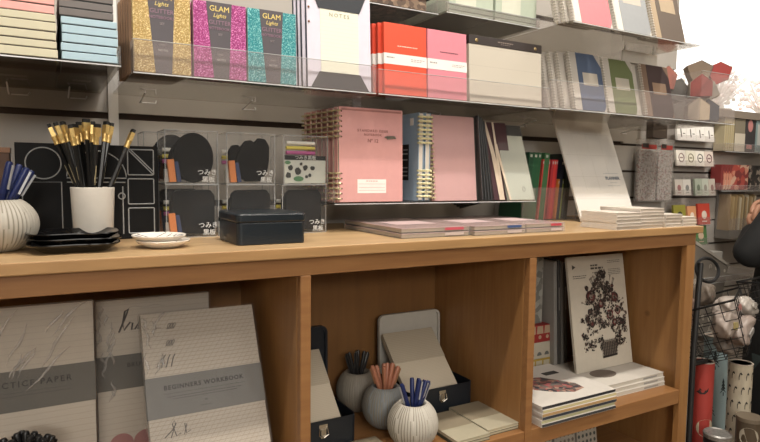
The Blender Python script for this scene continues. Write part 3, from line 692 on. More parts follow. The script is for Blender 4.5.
# clear toy boxes
CB = dict(w=.105, h=.108, d=.085)
def toybox(x, y, z, label, blob, art=False, navy=True):
    w_, h, d = CB['w'], CB['h'], CB['d']
    t = thing('clear_toy_box', label, 'box', (x, y, z), (0, 0, 0), 'clear chalkboard block boxes')
    m = MB(); m.box(0, w_, 0, d, 0, h); m.build('clear_case', CASE, t, bevel=.0015)
    m = MB()
    for a, b_ in ((0, 0), (w_, 0), (0, d), (w_, d)): m.box(a-.0008, a+.0008, b_-.0008, b_+.0008, 0, h)
    for zz in (0, h): m.box(0, w_, -.0008, .0008, zz-.0008, zz+.0008); m.box(-.0008, .0008, 0, d, zz-.0008, zz+.0008)
    m.build('case_seam', clear('case_edge', body=.42, bodycol='#c2c4c4'), t)
    if not art:
        m = MB(); m.prism([(p[0], p[1]) for p in blob], .016, .03); m.build('chalkboard_block', M('#161616', .9, spec=.15, mott=.15, scale=40), t, bevel=.003)
        m = MB(); m.prism([(w_*.9-p[0]*.8, p[1]*.8+.005) for p in reversed(blob)], .034, .05); m.build('chalkboard_block', M('#161616', .9, spec=.15, mott=.15, scale=40), t, bevel=.003)
        m = MB(); m.T = Matrix.Translation((.009, -.001+.003, .003)) @ Matrix.Rotation(-.1, 4, 'Y'); m.box(0, .013, 0, .012, 0, .046); m.build('orange_stick', M('#c9793f', .6), t, bevel=.0005)
        if navy:
            m = MB(); m.T = Matrix.Translation((.024, .002, .003)) @ Matrix.Rotation(-.15, 4, 'Y'); m.box(0, .008, 0, .012, 0, .042); m.build('navy_stick', M('#27355a', .6), t, bevel=.0005)
        m = MB(); m.box(.001, .009, .014, .024, .003, .03); m.build('white_eraser', M('#b9b7b2', .7), t)
        text('printed_title', '\u3064\u307f\u304d', .0135, M('#e6e6e4', .5), t, (.083, -.0015, .0235)); text('printed_title', '\u9ed2\u677f', .0135, M('#e6e6e4', .5), t, (.085, -.0015, .0085))
        chs = ((.004, .070), (.004, .057), (.004, .046)); x1 = .045; cy = .055
    else:
        m = MB(); m.box(.003, w_-.003, .003, .004, .002, .054); m.build('art_card', M('#c3c6bd', .6), t)
        m = MB(); m.box(.003, w_-.003, .002, .003, .054, .064); m.build('title_band', BLACK, t)
        text('printed_title', '\u3064\u307f\u304d\u9ed2\u677f', .0105, M('#d8d8d4', .5), t, (.052, .0014, .059))
        m = MB(); g = MB(); random.seed(3)
        for cx, cz, r in ((.012, .02, .007), (.017, .037, .006), (.034, .03, .008), (.052, .037, .006), (.07, .036, .006), (.063, .02, .004), (.055, .017, .004), (.042, .045, .004)):
            m.prism([(cx+r*random.uniform(.7, 1.1)*math.cos(a), cz+r*1.1*random.uniform(.7, 1.1)*math.sin(a)) for a in [2*PI*i/9 for i in range(9)]][::-1], .0015, .003)
        g.prism([(.036+.012*math.cos(a), .012+.006*math.sin(a)) for a in [-2*PI*i/12 for i in range(12)]], .0015, .003); g.prism([(.01+.007*math.cos(a), .048+.004*math.sin(a)) for a in [-2*PI*i/12 for i in range(12)]], .0015, .003)
        m.build('printed_figure', M('#2e302e', .6), t); g.build('green_patch', M('#4c7a55', .6), t)
        chs = ((.01, .092), (.01, .081), (.01, .070)); x1 = .078; cy = .012
    for (cx, cz), c, nm in zip(chs, ('#d8d6ce', '#cbbd55', '#b65a8f'), ('white', 'yellow', 'pink')):
        m = MB(); m.tube([(cx, cy, cz), (x1, cy, cz)], .0042, 12); o = m.build('chalk_stick', M(c, .8), t, smooth=True); o['label'] = nm+' chalk stick'
    return t
circ = [(.060+.041*math.cos(-a)*(1 if math.cos(a) > 0 else 1), .054+.0515*math.sin(-a)) for a in [2*PI*i/28 for i in range(28)]]
heart = [(.028, .02), (.024, .05), (.034, .078), (.046, .093), (.058, .095), (.066, .089), (.074, .100), (.090, .098), (.100, .082), (.099, .05), (.094, .025), (.08, .006), (.045, .005)]
sq = [(.014, .006), (.014, .088), (.024, .096), (.092, .097), (.101, .086), (.101, .010), (.094, .005)]
heart = heart[::-1] if False else heart
CY = 1.25
rows = [(.217, 'left'), (.340, 'middle'), (.465, 'right')]
toybox(.217, CY, CT+.0006, 'clear toy box with black square board, bottom left of the six', sq)
toybox(.340, CY, CT+.0006, 'clear toy box with black board, bottom middle behind the dark tin', sq, navy=False)
toybox(.463, CY, CT+.0006, 'clear toy box with black board and orange stick, bottom right of the six', sq, navy=False)
toybox(.216, CY, CT+.1102, 'clear toy box with big round black board, top left of the six', circ)
toybox(.340, CY, CT+.1102, 'clear toy box with cloud-shaped black board, top middle of the six', heart)
toybox(.466, CY, CT+.1102, 'clear toy box with pink, yellow and white chalk above a figure card, top right', circ, True)
toybox(.205, 1.345, CT+.0006, 'clear toy box in the back row behind the bottom left one', sq)
toybox(.190, 1.345, CT+.1102, 'clear toy box in the back row, upper, sticking out at the left', circ)

# dark tin on the counter
def tin_base(t, w_, d, h, mat, r=.010):
    m = MB(); m.prism(rrect(0, w_, 0, d, r)[::-1], 0, h, 0, 'xy'); return m.build('tin_base', mat, t, smooth=True, bevel=.0015)
DT = M('#141d24', .35, 0, .15)
t = thing('dark_tin_box', 'closed dark blue-green tin box in front of the clear toy boxes', 'box', (.308, 1.066, CT+.0005))
tin_base(t, .134, .132, .041, DT)
m = MB(); m.prism(rrect(-.0012, .1352, -.0012, .1332, .011)[::-1], .0415, .058, 0, 'xy'); m.build('lid', DT, t, smooth=True, bevel=.003)
m = MB(); m.box(-.0, .13, .130, .134, .036, .044); m.build('hinge', DT, t)

# wrapped notepads lying in front of the riser
def padpack(x, y, z, w_, d, label, sticker, rz):
    t = thing('wrapped_notepad', label, 'notepad', (x, y, z), (0, 0, rz), 'wrapped notepads'); h = .0105
    m = MB(); m.box(.002, w_-.002, .003, d, .0012, h-.002); m.build('paper_block', lined('pad_edges', '#a3927f', '#7d6f61', .0012, lw=.3), t)
    m = MB(); m.box(.001, w_-.001, .002, d, h-.002, h-.001); m.build('cover', M('#b89a98', .6), t)
    m = MB(); m.box(0, w_, 0, d+.002, 0, h); m.build('plastic_wrap', CELLO2, t)
    m = MB(); m.box(w_*.62, w_*.9, -.0007, 0, .003, h-.002); m.build('price_tag', M(sticker, .5), t)
    m = MB(); m.box(w_*.2, w_*.8, d*.3, d*.6, h, h+.0004); m.build('cover_label', M('#c9b2b2', .6), t); return t
for i, (px, pw, c, nm) in enumerate(((.648, .18, '#b8505c', 'left'), (.832, .155, '#39507e', 'middle'), (.992, .125, '#b8404c', 'right'))):
    for k in range(2):
        padpack(px+.002*k, 1.035+[.012, .0, .006][i]+.003*k, CT+.0006+.0112*k, pw, .27, 'plastic-wrapped notepad under the riser, %s pile, %s one' % (nm, ['lower', 'upper'][k]), c if k == 1 else '#b9aaa4', [.0, .015, -.01][i])

# green and red pocket folders in a clear holder
t = thing('clear_holder', 'clear acrylic holder of green and red folders behind the grey portfolio', 'holder', (1.245, 1.33, CT+.0005))
m = MB(); m.box(0, .262, 0, .003, 0, .10); m.build('front_panel', CLEAR, t); m = MB(); m.box(0, .262, .12, .123, 0, .17); m.build('back_panel', CLEAR, t)
m = MB(); m.box(0, .262, 0, .123, -.0003, .002); m.build('holder_base', CLEAR, t); m = MB(); m.box(.225, .228, -.002, 0, 0, .16); m.build('metal_rod', EDGE, t)
cols = [('#1f4a33', 'dark green'), ('#24573a', 'green'), ('#2a5a3c', 'leaf green'), ('#b5423c', 'red'), ('#3d6a45', 'mid green'), ('#c05a55', 'pale red'), ('#a83038', 'deep red'), ('#c9403c', 'scarlet'), ('#b83840', 'crimson'), ('#c47a38', 'orange'), ('#263040', 'navy'), ('#8fa04a', 'lime'), ('#33423c', 'grey-green')]
ws = [.02, .02, .015, .006, .022, .006, .010, .012, .008, .008, .014, .008, .02]
x = 1.255
for k, ((c, nm), w_) in enumerate(zip(cols, ws)):
    t = thing('pocket_folder', '%s pocket folder standing in the clear holder, %s' % (nm, ['leftmost', 'second', 'third', 'fourth', 'fifth', 'sixth', 'seventh', 'eighth', 'ninth', 'tenth', 'eleventh', 'twelfth', 'rightmost'][k]+' from left' if 0 < k < 12 else '%s pocket folder standing in the clear holder, at its %s end' % (nm, 'left' if k == 0 else 'right')), 'folder', (x, 1.337+.003*(k % 3), CT+.003), (0, .10, 0), 'pocket folders in the holder')
    t['label'] = '%s pocket folder in the clear holder, %s' % (nm, ['at its left end', 'second from left', 'third from left', 'fourth from left', 'fifth from left', 'sixth from left', 'seventh from left', 'eighth from left', 'ninth from left', 'tenth from left', 'eleventh from left', 'twelfth from left', 'at its right end'][k])
    hh = .205 if k < 3 or k in (4, 12) else .185 - .06*(k in (9, 11))
    m = MB(); m.box(0, w_-.0008, 0, .11, 0, hh); m.build('cover', M(c, .5), t, bevel=.0006)
    m = MB(); m.box(w_*.25, w_*.65, -.0006, 0, hh-.014, hh-.006); m.build('white_tab', M('#b8bab4', .5), t)
    x += w_+.0014

# big planner sheet board
PW, PH = .245, .372
t = thing('wall_planner', 'tall off-white planner pad leaning back against the wall behind the counter', 'planner', (1.392, 1.232, CT+.0008), (-.385, 0, 0))
m = MB(); m.prism(rrect(0, PW, 0, PH, .006, 3), 0, .006); m.build('pad', lined('planner_sheet', '#d2cec7', '#bfbab2', .0725, lw=.012), t)
text('printed_title', 'PLANNER', .0150, M('#6d7884', .6), t, (.190, -.001, .140), bold=.0003); m = MB(); dashes(m, .155, .222, .157, .0016, -.0002); dashes(m, .175, .206, .126, .0016, -.0002); dashes(m, .16, .218, .115, .0016, -.0002); m.build('small_print', M('#a3a7aa', .6), t)
m = MB(); [m.box(.06*k, .06*k+.0005, -.0002, 0, .10, PH-.03) for k in range(1, 4)]; m.build('column_line', M('#c4bfb7', .6), t)

# white card stacks on the right end
def cardpack(x, y, z, w_, d, label, g, rz):
    t = thing('white_notebook', label, 'notebook', (x, y, z), (0, 0, rz), g); h = .0084
    m = MB(); m.box(0, w_, 0, d, 0, .0009); m.box(0, w_, 0, d, h-.0009, h); m.box(0, .0008, 0, d, .0009, h-.0009); m.build('cover', M('#d8cfc4', .6), t)
    m = MB(); m.box(.0008, w_-.001, .001, d-.001, .0009, h-.0009); m.build('page_block', M('#b3a798', .8), t); return t
for (px, py, n, pw, pd, nm) in ((1.262, 1.005, 5, .094, .115, 'front left'), (1.362, 1.012, 6, .098, .13, 'second'), (1.466, 1.012, 4, .072, .12, 'third'), (1.543, 1.012, 3, .062, .12, 'rightmost')):
    for k in range(n):
        cardpack(px+random.uniform(-.0015, .0015), py+random.uniform(-.002, .002), CT+.0005+.0087*k, pw, pd, 'small off-white notebook in the %s pile, %s' % (nm, ['at the bottom', 'second up', 'third up', 'fourth up', 'fifth up', 'at the very top'][k]), 'off-white notebooks on the counter end', random.uniform(-.012, .012))

# ------------------------------------------------------------------ left compartment
SH = -.5995
def pad(label, w_, h, t_, x, y, lean, band0, band1, lines, bandcol='#696763', ang=True, z=SH):
    t = thing('calligraphy_pad', label, 'workbook', (x, y, z), (-lean, 0, 0), 'calligraphy pads')
    m = MB(); m.box(0, w_, 0, t_, 0, h); m.build('paper_block', lined('calligraphy_paper', '#b8aea0', '#94897d' if ang else '#aca195', .0075 if ang else .011, ang), t, bevel=.0006)
    m = MB(); m.box(-.001, w_+.001, -.0009, -.0001, band0, band1); m.box(-.001, -.0002, -.0001, t_, band0, band1); m.box(w_+.0002, w_+.001, -.0001, t_, band0, band1); m.build('grey_band', M(bandcol, .6), t)
    m = MB(); m.box(-.003, w_+.003, -.003, -.0026, -.0, h+.003); m.box(-.003, -.0026, -.003, t_+.002, 0, h+.003); sl = m.build('clear_sleeve', CELLO, t)
    m = MB(); rnd = random.Random(int(x*1000))
    for i in range(13 if not ang else 8):          # milky raised strokes paint the bright streaks on the plastic's creases
        cx, cz = (rnd.uniform(.02, w_-.03), rnd.uniform(h*.68, h*.95)) if x < 0 else (rnd.uniform(.004, .03), rnd.uniform(h*.45, h*.97)) if not ang else (rnd.uniform(.002, .05), rnd.uniform(h*.72, h*.98))
        L_ = rnd.uniform(.02, .055)*(1 if x < 0 else .5); a = rnd.uniform(.75, 1.15) if x < 0 else rnd.uniform(1.0, 1.9)
        pts = [(cx+L_*q*math.cos(a)+.003*math.sin(q*4+i), -.0034, cz+L_*q*math.sin(a)) for q in (-1, -.5, 0, .5, 1)]
        pts = [(max(.0, min(w_, p)), y_, max(.01, min(h, r))) for p, y_, r in pts]
        m.tube(pts, [.0003, .0020, .0030, .0017, .0003], 6)
    m.build('painted_crease_glint', CREASE_GLINT, t, smooth='all')
    return t
# beginners workbook
t = pad('beginners calligraphy workbook with grey band leaning against the divider', .220, .360, .02, .158, 1.052, .44, .163, .238, True)
text('printed_title', 'BEGINNERS WORKBOOK', .0115, M('#1f1d1c', .6), t, (.106, -.0018, .216), space=1.2, bold=.00035)
m = MB(); dashes(m, .03, .185, .205, .0008, -.0010, wl=.02, gap=.02); dashes(m, .035, .178, .199, .0014, -.0010); dashes(m, .045, .168, .1945, .0014, -.0010); m.box(.104, .108, -.0012, -.001, .183, .186); dashes(m, .095, .117, .175, .0012, -.001); m.build('band_print', M('#454240', .6), t)
def loops(mb, x, z, n, s, r=.0006):
    pts = []
    for i in range(n*14+1):
        a = 2*PI*i/14; pts.append((x+s*.55*i/14+s*.35*math.sin(a)+s*.45*(1-math.cos(a))*.6, z+s*(1-math.cos(a))*.6))
    stroke(mb, pts, r)
m = MB(); loops(m, .045, .328, 3, .009); stroke(m, [(.018, .326), (.028, .332), (.036, .331)], .0005); loops(m, .04, .295, 3, .009)
for k in range(3): stroke(m, [(.03+.009*k, .255), (.035+.009*k, .272), (.039+.009*k, .278)], .0009)
stroke(m, [(.02, .257), (.028, .260)], .0005); stroke(m, [(.025, .128), (.04, .140), (.047, .150)], .0009); stroke(m, [(.036, .126), (.046, .150), (.044, .156), (.040, .150), (.046, .128), (.054, .132)], .0008); stroke(m, [(.06, .128), (.066, .146), (.062, .148), (.064, .130), (.072, .134)], .0007)
m.build('pen_stroke', INK, t)
# practice paper (in front, left)
t = pad('calligraphy practice paper pad with grey band at the far left', .225, .367, .018, -.150, 1.165, .05, .186, .257, False, '#5b5852', ang=False)
text('printed_title', 'PRACTICE PAPER', .0145, M('#2c2a28', .6), t, (.118, -.0018, .233), space=1.3, bold=.0003)
m = MB(); dashes(m, .04, .19, .219, .0008, -.0010, wl=.02, gap=.02); dashes(m, .05, .19, .213, .0014, -.0010); m.build('band_print', M('#454240', .6), t)
# brush pad behind
t = pad('brush lettering pad with script heading standing behind the practice paper', .215, .352, .018, .083, 1.225, .06, .176, .243, False, '#5b5852', ang=False)
text('printed_title', 'BRUSH LETTERING', .0125, M('#34312f', .6), t, (.112, -.0018, .222), space=1.15, bold=.0003)
m = MB()
sc_ = lambda P_: [(x*1.15+.006, z-.012) for x, z in P_]
stroke(m, sc_([(.03, .30), (.043, .335), (.046, .345), (.040, .34), (.036, .315), (.038, .303), (.048, .318), (.052, .316), (.050, .303), (.056, .304), (.062, .316), (.060, .304), (.068, .306), (.074, .318), (.07, .29), (.066, .275), (.07, .29), (.078, .305), (.088, .312), (.10, .318)]), .0017)
m.build('pen_stroke', INK, t)
m = MB(); stroke(m, [(.06+.006*i, .335+.002*math.sin(i)) for i in range(12)], .0003); m.build('fine_line', GREYINK, t)
m = MB()
for cx in (.040, .084): m.prism([(cx+.022*math.cos(-a), .068+.021*math.sin(-a)) for a in [2*PI*i/24 for i in range(24)]], -.0009, -.0001)
m.build('pink_seal', M('#9c6a66', .6), t)
# vase of black pens bottom left
vase(-.035, 1.085, SH, .055, .092, '#a9a59b', 'round ribbed vase of black pens at the bottom left compartment')
blk = pen_proto('#0e0e0f', '#131314', .168, .0056, '#222222', 'black_marker')
tp = []; random.seed(11)
for k in range(16): tp.append((-.055+.0063*k, random.uniform(-.018, .02), -.428-.02*abs(k-5)/10+random.uniform(-.008, .008)-.001*k))
fill(blk, (-.035, 1.085), SH, tp, .168, ['black marker in the bottom left vase, %s from left' % s for s in ('first', 'second', 'third', 'fourth', 'fifth', 'sixth', 'seventh', 'eighth', 'ninth', 'tenth', 'eleventh', 'twelfth', 'thirteenth', 'fourteenth', 'fifteenth', 'sixteenth')], 'black markers', 'pen')

# ------------------------------------------------------------------ middle compartment
TN = M('#1b2027', .4, 0, .1); LG = M('#b3afa6', .5)
def open_tin(x, y, w_, d, label, lid_in, tilt, padc=True, clabel=None):
    t = thing('open_tin_box', label, 'tin box', (x, y, SH)); h = .068; k = .002
    m = MB(); o_ = rrect(0, w_, 0, d, .012); i_ = rrect(k, w_-k, k, d-k, .010); n = len(o_)
    vs = [(a, b, 0) for a, b in o_]+[(a, b, h) for a, b in o_]+[(a, b, h) for a, b in i_]+[(a, b, .003) for a, b in i_]
    fs = [tuple(reversed(range(n)))]+[(i+j*n, (i+1) % n+j*n, (i+1) % n+(j+1)*n, i+(j+1)*n) for j in range(3) for i in range(n)]+[tuple(range(3*n, 4*n))]
    m.add(vs, fs); m.build('tin_base', TN, t, smooth=True)
    L_ = MB(); L_.T = Matrix.Translation((0, d+.003, h)) @ Matrix.Rotation(-tilt, 4, 'X')
    o2 = rrect(0, w_, 0, d+.015, .016); i2 = rrect(.006, w_-.006, .006, d+.009, .012)
    L_.prism(o2, .010, .013, 0)
    n = len(o2); P = lambda a, b, c: (a, c, b)
    vs = [P(a, b, 0) for a, b in o2]+[P(a, b, .010) for a, b in o2]+[P(a, b, 0) for a, b in i2]+[P(a, b, .006) for a, b in i2]
    fs = [(i, (i+1) % n, (i+1) % n+n, i+n) for i in range(n)]+[(i, i+2*n, (i+1) % n+2*n, (i+1) % n) for i in range(n)]+[(i+2*n, i+3*n, (i+1) % n+3*n, (i+1) % n+2*n) for i in range(n)]+[tuple(range(3*n, 4*n))]
    L_.add(vs, fs, 1 if lid_in else 0); L_.build('lid', [TN, LG], t, smooth=True)
    cx = w_*.5
    m = MB(); m.box(cx-.010, cx+.010, -.002, 0, h-.020, h-.008); m.box(cx-.006, cx+.006, -.004, -.002, h-.038, h-.018); m.tube([(cx-.009, -.004, h-.016), (cx-.011, -.006, h-.03), (cx, -.006, h-.036), (cx+.011, -.006, h-.03), (cx+.009, -.004, h-.016)], .0014, 6); m.build('clasp', CHROME, t)
    # cream memo block leaning inside: its own thing
    s = 1.2
    q = thing('cream_memo_block', clabel, 'memo block', (x+w_*.015, y+.008, SH+.052), (-.80, 0, 0), 'cream memo blocks')
    m = MB(); m.box(0, w_*.80, 0, .014, 0, .155*s+.0); m.build('paper_block', lined('memo_paper', '#c3b8a4', '#b8ab96', .004, lw=.15), q, bevel=.0008)
    m = MB(); m.box(-.0006, w_*.80+.0006, -.0008, .0146, .155*s*.52, .155*s+.0005); m.build('painted_shade', lined('memo_shade', '#aea390', '#a59985', .005, lw=.2), q)  # shade on the upper part, painted as a darker sheet round the block
    return t
open_tin(.768, 1.192, .195, .145, 'open navy tin box with grey lid interior at the back of the middle compartment', True, .03, clabel='cream memo block leaning in the open tin with grey lid')
open_tin(.4345, 1.145, .163, .15, 'open navy tin box beside the left divider of the middle compartment', False, .02, clabel='cream memo block leaning in the navy tin beside the divider')
vase(.702, 1.075, SH, .057, .1, '#b5b0a5', 'pale cream ribbed round vase with blue pens, front of the middle compartment')
vase(.700, 1.195, SH, .056, .1, '#858a8c', 'blue-grey ribbed round vase with copper pens in the middle compartment')
vase(.690, 1.318, SH, .055, .1, '#817a6f', 'brownish grey ribbed round vase at the back of the middle compartment')
fill(pen_proto('#111b44', '#16224e', r=.0048), (.702, 1.075), SH, [(-.028, .0, -.468), (.004, .012, -.482), (.012, -.005, -.478), (.02, .01, -.476), (.028, -.004, -.474), (.033, .008, -.472), (.038, .0, -.465)], .132,
     ['blue pen in the pale cream vase, '+s for s in ('leaning left', 'second from left', 'third from left', 'fourth from left', 'fifth from left', 'sixth from left', 'farthest right')], 'blue pens in the cream vase', 'pen')
fill(pen_proto('#a06a50', '#a87058', clip='#b98c6c', r=.005), (.70, 1.195), SH, [(-.036, .0, -.447), (-.018, .012, -.475), (-.010, -.01, -.468), (.0, .006, -.472), (.012, .01, -.46), (.02, .0, -.448), (.028, .01, -.458), (.033, -.006, -.462)], .14,
     ['copper pen in the blue-grey vase, '+s for s in ('leaning far left', 'second from left', 'third from left', 'fourth from left', 'fifth from left', 'tallest', 'seventh from left', 'farthest right')], 'copper pens in the grey vase', 'pen')
fill(pen_proto('#1b1a1a', '#201f1f', clip='#555555'), (.69, 1.318), SH, [(-.03, 0, -.455), (-.018, .01, -.472), (-.004, .0, -.462), (.006, .01, -.475), (.018, .0, -.465), (.03, .005, -.47)], .135,
     ['black pen in the back vase, '+s for s in ('leaning left', 'second from left', 'third from left', 'fourth from left', 'fifth from left', 'farthest right')], 'black pens in the back vase', 'pen')
def flatbook(x, y, z, w_, d, h, label, g, rz=0, cov='#a79c88', dark='#2d2c28', shade_tone='#8f846f'):
    t = thing('flat_notebook', label, 'notebook', (x, y, z), (0, 0, rz), g)
    m = MB(); m.box(0, w_, 0, d, 0, .001); m.box(0, w_, 0, d, h-.001, h); m.box(0, .001, 0, d, .001, h-.001); m.build('cover', M(cov, .6), t)
    m = MB(); m.box(.001, w_-.001, .001, d-.001, .001, h-.001); m.build('page_block', M('#b9b096', .8), t)
    m = MB(); m.box(0, w_, d*.42, d, h, h+.0004); m.build('painted_shade', M(shade_tone, .65), t); return t  # darker sheet paints the shade over the back of the cover
for k in range(2):
    flatbook(.882, 1.032, SH+.0075*k, .094, .152, .0072, 'cream notebook beside the right divider, %s' % ['under the other', 'on top'][k], 'flat cream notebooks', 0, '#b0a993' if k else '#3b4238')
    flatbook(.783, 1.018, SH+.0075*k, .093, .150, .0072, 'cream notebook in front of the tin clasp, %s' % ['under the other', 'on top'][k], 'flat cream notebooks', 0, '#aaa38d' if k else '#3b4238')
flatbook(.556, 1.02, SH, .088, .122, .0075, 'cream notebook flat in front of the blue-grey vase', 'flat cream notebooks', 0, '#988d78'); flatbook(.446, 1.02, SH, .1, .118, .0075, 'cream notebook flat in front of the left tin', 'flat cream notebooks', 0, '#857d6d')

# ------------------------------------------------------------------ right compartment
cs = [('#3a3a3c', 'dark grey'), ('#b7b48e', 'pale yellow'), ('#3b4048', 'slate'), ('#b08f62', 'tan'), ('#c3b78c', 'straw'), ('#e0dcd4', 'white')]
z = SH
for k, (c, nm) in enumerate(cs):
    h = .0085
    t = thing('art_magazine', '%s-edged magazine, %s in the front left pile' % (nm, ['lowest', 'second up', 'third up', 'fourth up', 'fifth up', 'top one with octagon design'][k]), 'magazine', (1.026+random.uniform(-.002, .002), 1.004+random.uniform(0, .003), z), (0, 0, random.uniform(-.01, .005)), 'magazines in the front pile')
    m = MB(); m.box(0, .262, 0, .235, 0, .0008); m.box(0, .262, 0, .235, h-.0012, h-.0004); m.box(0, .0008, 0, .235, .0008, h-.0012); m.build('cover', M('#cfcac2', .5), t)
    m = MB(); m.box(.0008, .261, -.0004, .234, .0008, h-.0012); m.build('page_block', M(c if k < 5 else '#26262a', .7), t)
    if k == 5:
        m = MB(); P_ = [(.055, .105), (.06, .15), (.10, .175), (.15, .155), (.20, .08), (.195, .045), (.15, .035), (.10, .06)]
        m.prism(P_, h-.0003, h+.0003, 0, 'xy'); m.build('octagon_print', mosaic('octagon', ['#5c4a48', '#8f5d55', '#3a3a40', '#a98a7a', '#6c6660', '#a35c5c'], 90), t)
        m = MB(); m.box(.175, .225, .16, .18, h-.0003, h+.0003); m.build('dark_title', M('#3a3a3a', .5), t)
    z += h+.0002
z = SH
for k in range(3):
    h = .0115
    t = thing('art_book', 'white-edged art book, %s of the pile under the flower picture' % ['bottom', 'middle', 'top'][k], 'book', (1.302+.003*k, 1.058+.003*k, z), (0, 0, random.uniform(-.008, .008)), 'art books in the right pile')
    m = MB(); m.box(0, .262, 0, .2, 0, .001); m.box(0, .262, 0, .2, h-.0014, h-.0004); m.box(0, .001, 0, .2, .001, h-.0014); m.build('cover', M('#c9c4bb', .5), t)
    m = MB(); m.box(.001, .26, .0005, .199, .001, h-.0014); m.build('page_block', M('#bcb5a9', .8), t)
    m = MB(); m.box(.17, .23, -.0003, .0003, .003, .0075); m.build('spine_print', GREYINK, t)
    if k == 2:
        m = MB(); m.prism([(.09+.045*math.cos(a), .075+.03*math.sin(a)) for a in [2*PI*i/18 for i in range(18)]], h-.0003, h+.0003, 0, 'xy'); m.build('cover_picture', M('#6b6058', .6), t)
    z += h+.0002
# flower magazine
t = thing('flower_magazine', 'white magazine with a dark bouquet in a basket on its cover, standing on the pile', 'magazine', (1.322, 1.168, -.5635), (-.16, 0, 0)); FW, FH = .243, .335
m = MB(); m.box(0, FW, 0, .001, 0, FH); m.box(0, FW, .007, .008, 0, FH); m.box(0, .001, .001, .007, 0, FH); m.build('cover', M('#c5bdae', .6), t)
m = MB(); m.box(.001, FW-.001, .001, .007, .001, FH-.001); m.build('page_block', M('#a8a091', .8), t)
random.seed(5)
fm = [MB() for _ in range(5)]
# foliage and flowers: flat printed blobs
def bw(z): return max(.01, (.092 if z < .10 else .098 if z < .16 else .098-(z-.16)*.72))
cl = []
while len(cl) < 175:
    z_ = random.uniform(.062, .285); x_ = .132+random.uniform(-1, 1)*bw(z_)
    if abs(z_-.07) < .03 and abs(x_-.15) < .02: continue
    cl.append((x_, z_))
for ci, (x_, z_) in enumerate(cl):
    for i in range(9):
        a = random.uniform(0, 2*PI); r = random.uniform(0, .011); cx, cz = x_+r*math.cos(a), z_+r*math.sin(a)
        sz, ph, st = random.uniform(.002, .0048), random.uniform(0, PI), random.uniform(.35, .8)
        e = [(sz*math.cos(2*PI*j/7), sz*st*math.sin(2*PI*j/7)) for j in range(7)]
        fm[random.choice([0, 0, 0, 1, 1, 2, 4])].add([(cx+p*math.cos(ph)-q*math.sin(ph), -.0002-.000002*(ci*9+i), cz+p*math.sin(ph)+q*math.cos(ph)) for p, q in e], [tuple(range(7))])
for cx, cz, s, k in ((.085, .215, .021, 2), (.185, .205, .018, 2), (.105, .175, .014, 1), (.16, .155, .016, 3), (.125, .19, .014, 2), (.195, .165, .014, 3), (.075, .17, .010, 0), (.15, .225, .011, 4), (.13, .25, .010, 4), (.1, .25, .009, 4), (.16, .25, .007, 0), (.205, .13, .012, 0), (.06, .15, .008, 0), (.115, .14, .013, 4), (.178, .13, .012, 2), (.08, .135, .012, 1), (.14, .27, .006, 1), (.12, .275, .005, 0), (.18, .24, .007, 1), (.215, .18, .006, 0), (.07, .24, .008, 0)):
    for ring in range(3):
        rr = s*(1-.3*ring); n = 14; fm[(k+ring) % 5 if ring else k].add([(cx+rr*random.uniform(.8, 1.1)*math.cos(2*PI*j/n), -.0014-.0001*ring, cz+rr*random.uniform(.8, 1.1)*math.sin(2*PI*j/n)) for j in range(n)], [tuple(range(n))])
bm_ = MB()
for i in range(5):
    for mm in fm[:0]: pass
fl = MB(); cols_ = [M('#201d1b', .6), M('#3c3630', .6), M('#4a3230', .6), M('#642e2d', .6), M('#857a70', .6)]
for k in range(5):
    n = len(fl.v); fl.v += fm[k].v; fl.f += [tuple(n+i for i in q) for q in fm[k].f]; fl.mi += [k]*len(fm[k].f)
fl.prism([(.120, .034), (.172, .036), (.186, .078), (.110, .076)], -.0022, -.0018, 1); fl.prism([(.114, .030), (.176, .032), (.177, .038), (.114, .036)], -.0026, -.0022, 0)
for i in range(5):
    fl.prism([(.112+.001*i, .042+.009*i), (.180+.001*i, .044+.009*i), (.180+.001*i, .0455+.009*i), (.112+.001*i, .0435+.009*i)], -.0025, -.0022, 0)
for i in range(9):
    fl.prism([(.116+.0075*i, .036), (.1175+.0075*i, .036), (.1175+.0075*i, .084), (.116+.0075*i, .084)], -.0025, -.0022, 4)
for i in range(14):
    a = random.uniform(0, PI*1.1)-.1; x0, z0 = .135+.075*math.cos(a), .18+.078*math.sin(a); fl.tube([(x0, -.0006, z0), (x0+.014*math.cos(a), -.0006, z0+.016*math.sin(a)+.004)], .0006, 4, 0); fl.sphere((x0+.015*math.cos(a), -.0008, z0+.018*math.sin(a)+.004), .0035, 4, 8, (1, .1, 1))
fl.build('bouquet_print', cols_, t)
m = MB(); dashes(m, .095, .125, .306, .0045, -.0002, wl=.009); dashes(m, .095, .148, .297, .0055, -.0002, wl=.012); dashes(m, .018, .075, .278, .0022, -.0002); dashes(m, .018, .07, .272, .0022, -.0002); [dashes(m, .17, .225, zz, .0016, -.0002) for zz in (.316, .311, .29, .285, .28, .275)]; m.prism([(.018, .298), (.018, .312), (.032, .305)], -.0003, 0); dashes(m, .1, .14, .284, .0018, -.0002); m.build('cover_print', M('#4a463f', .6), t)
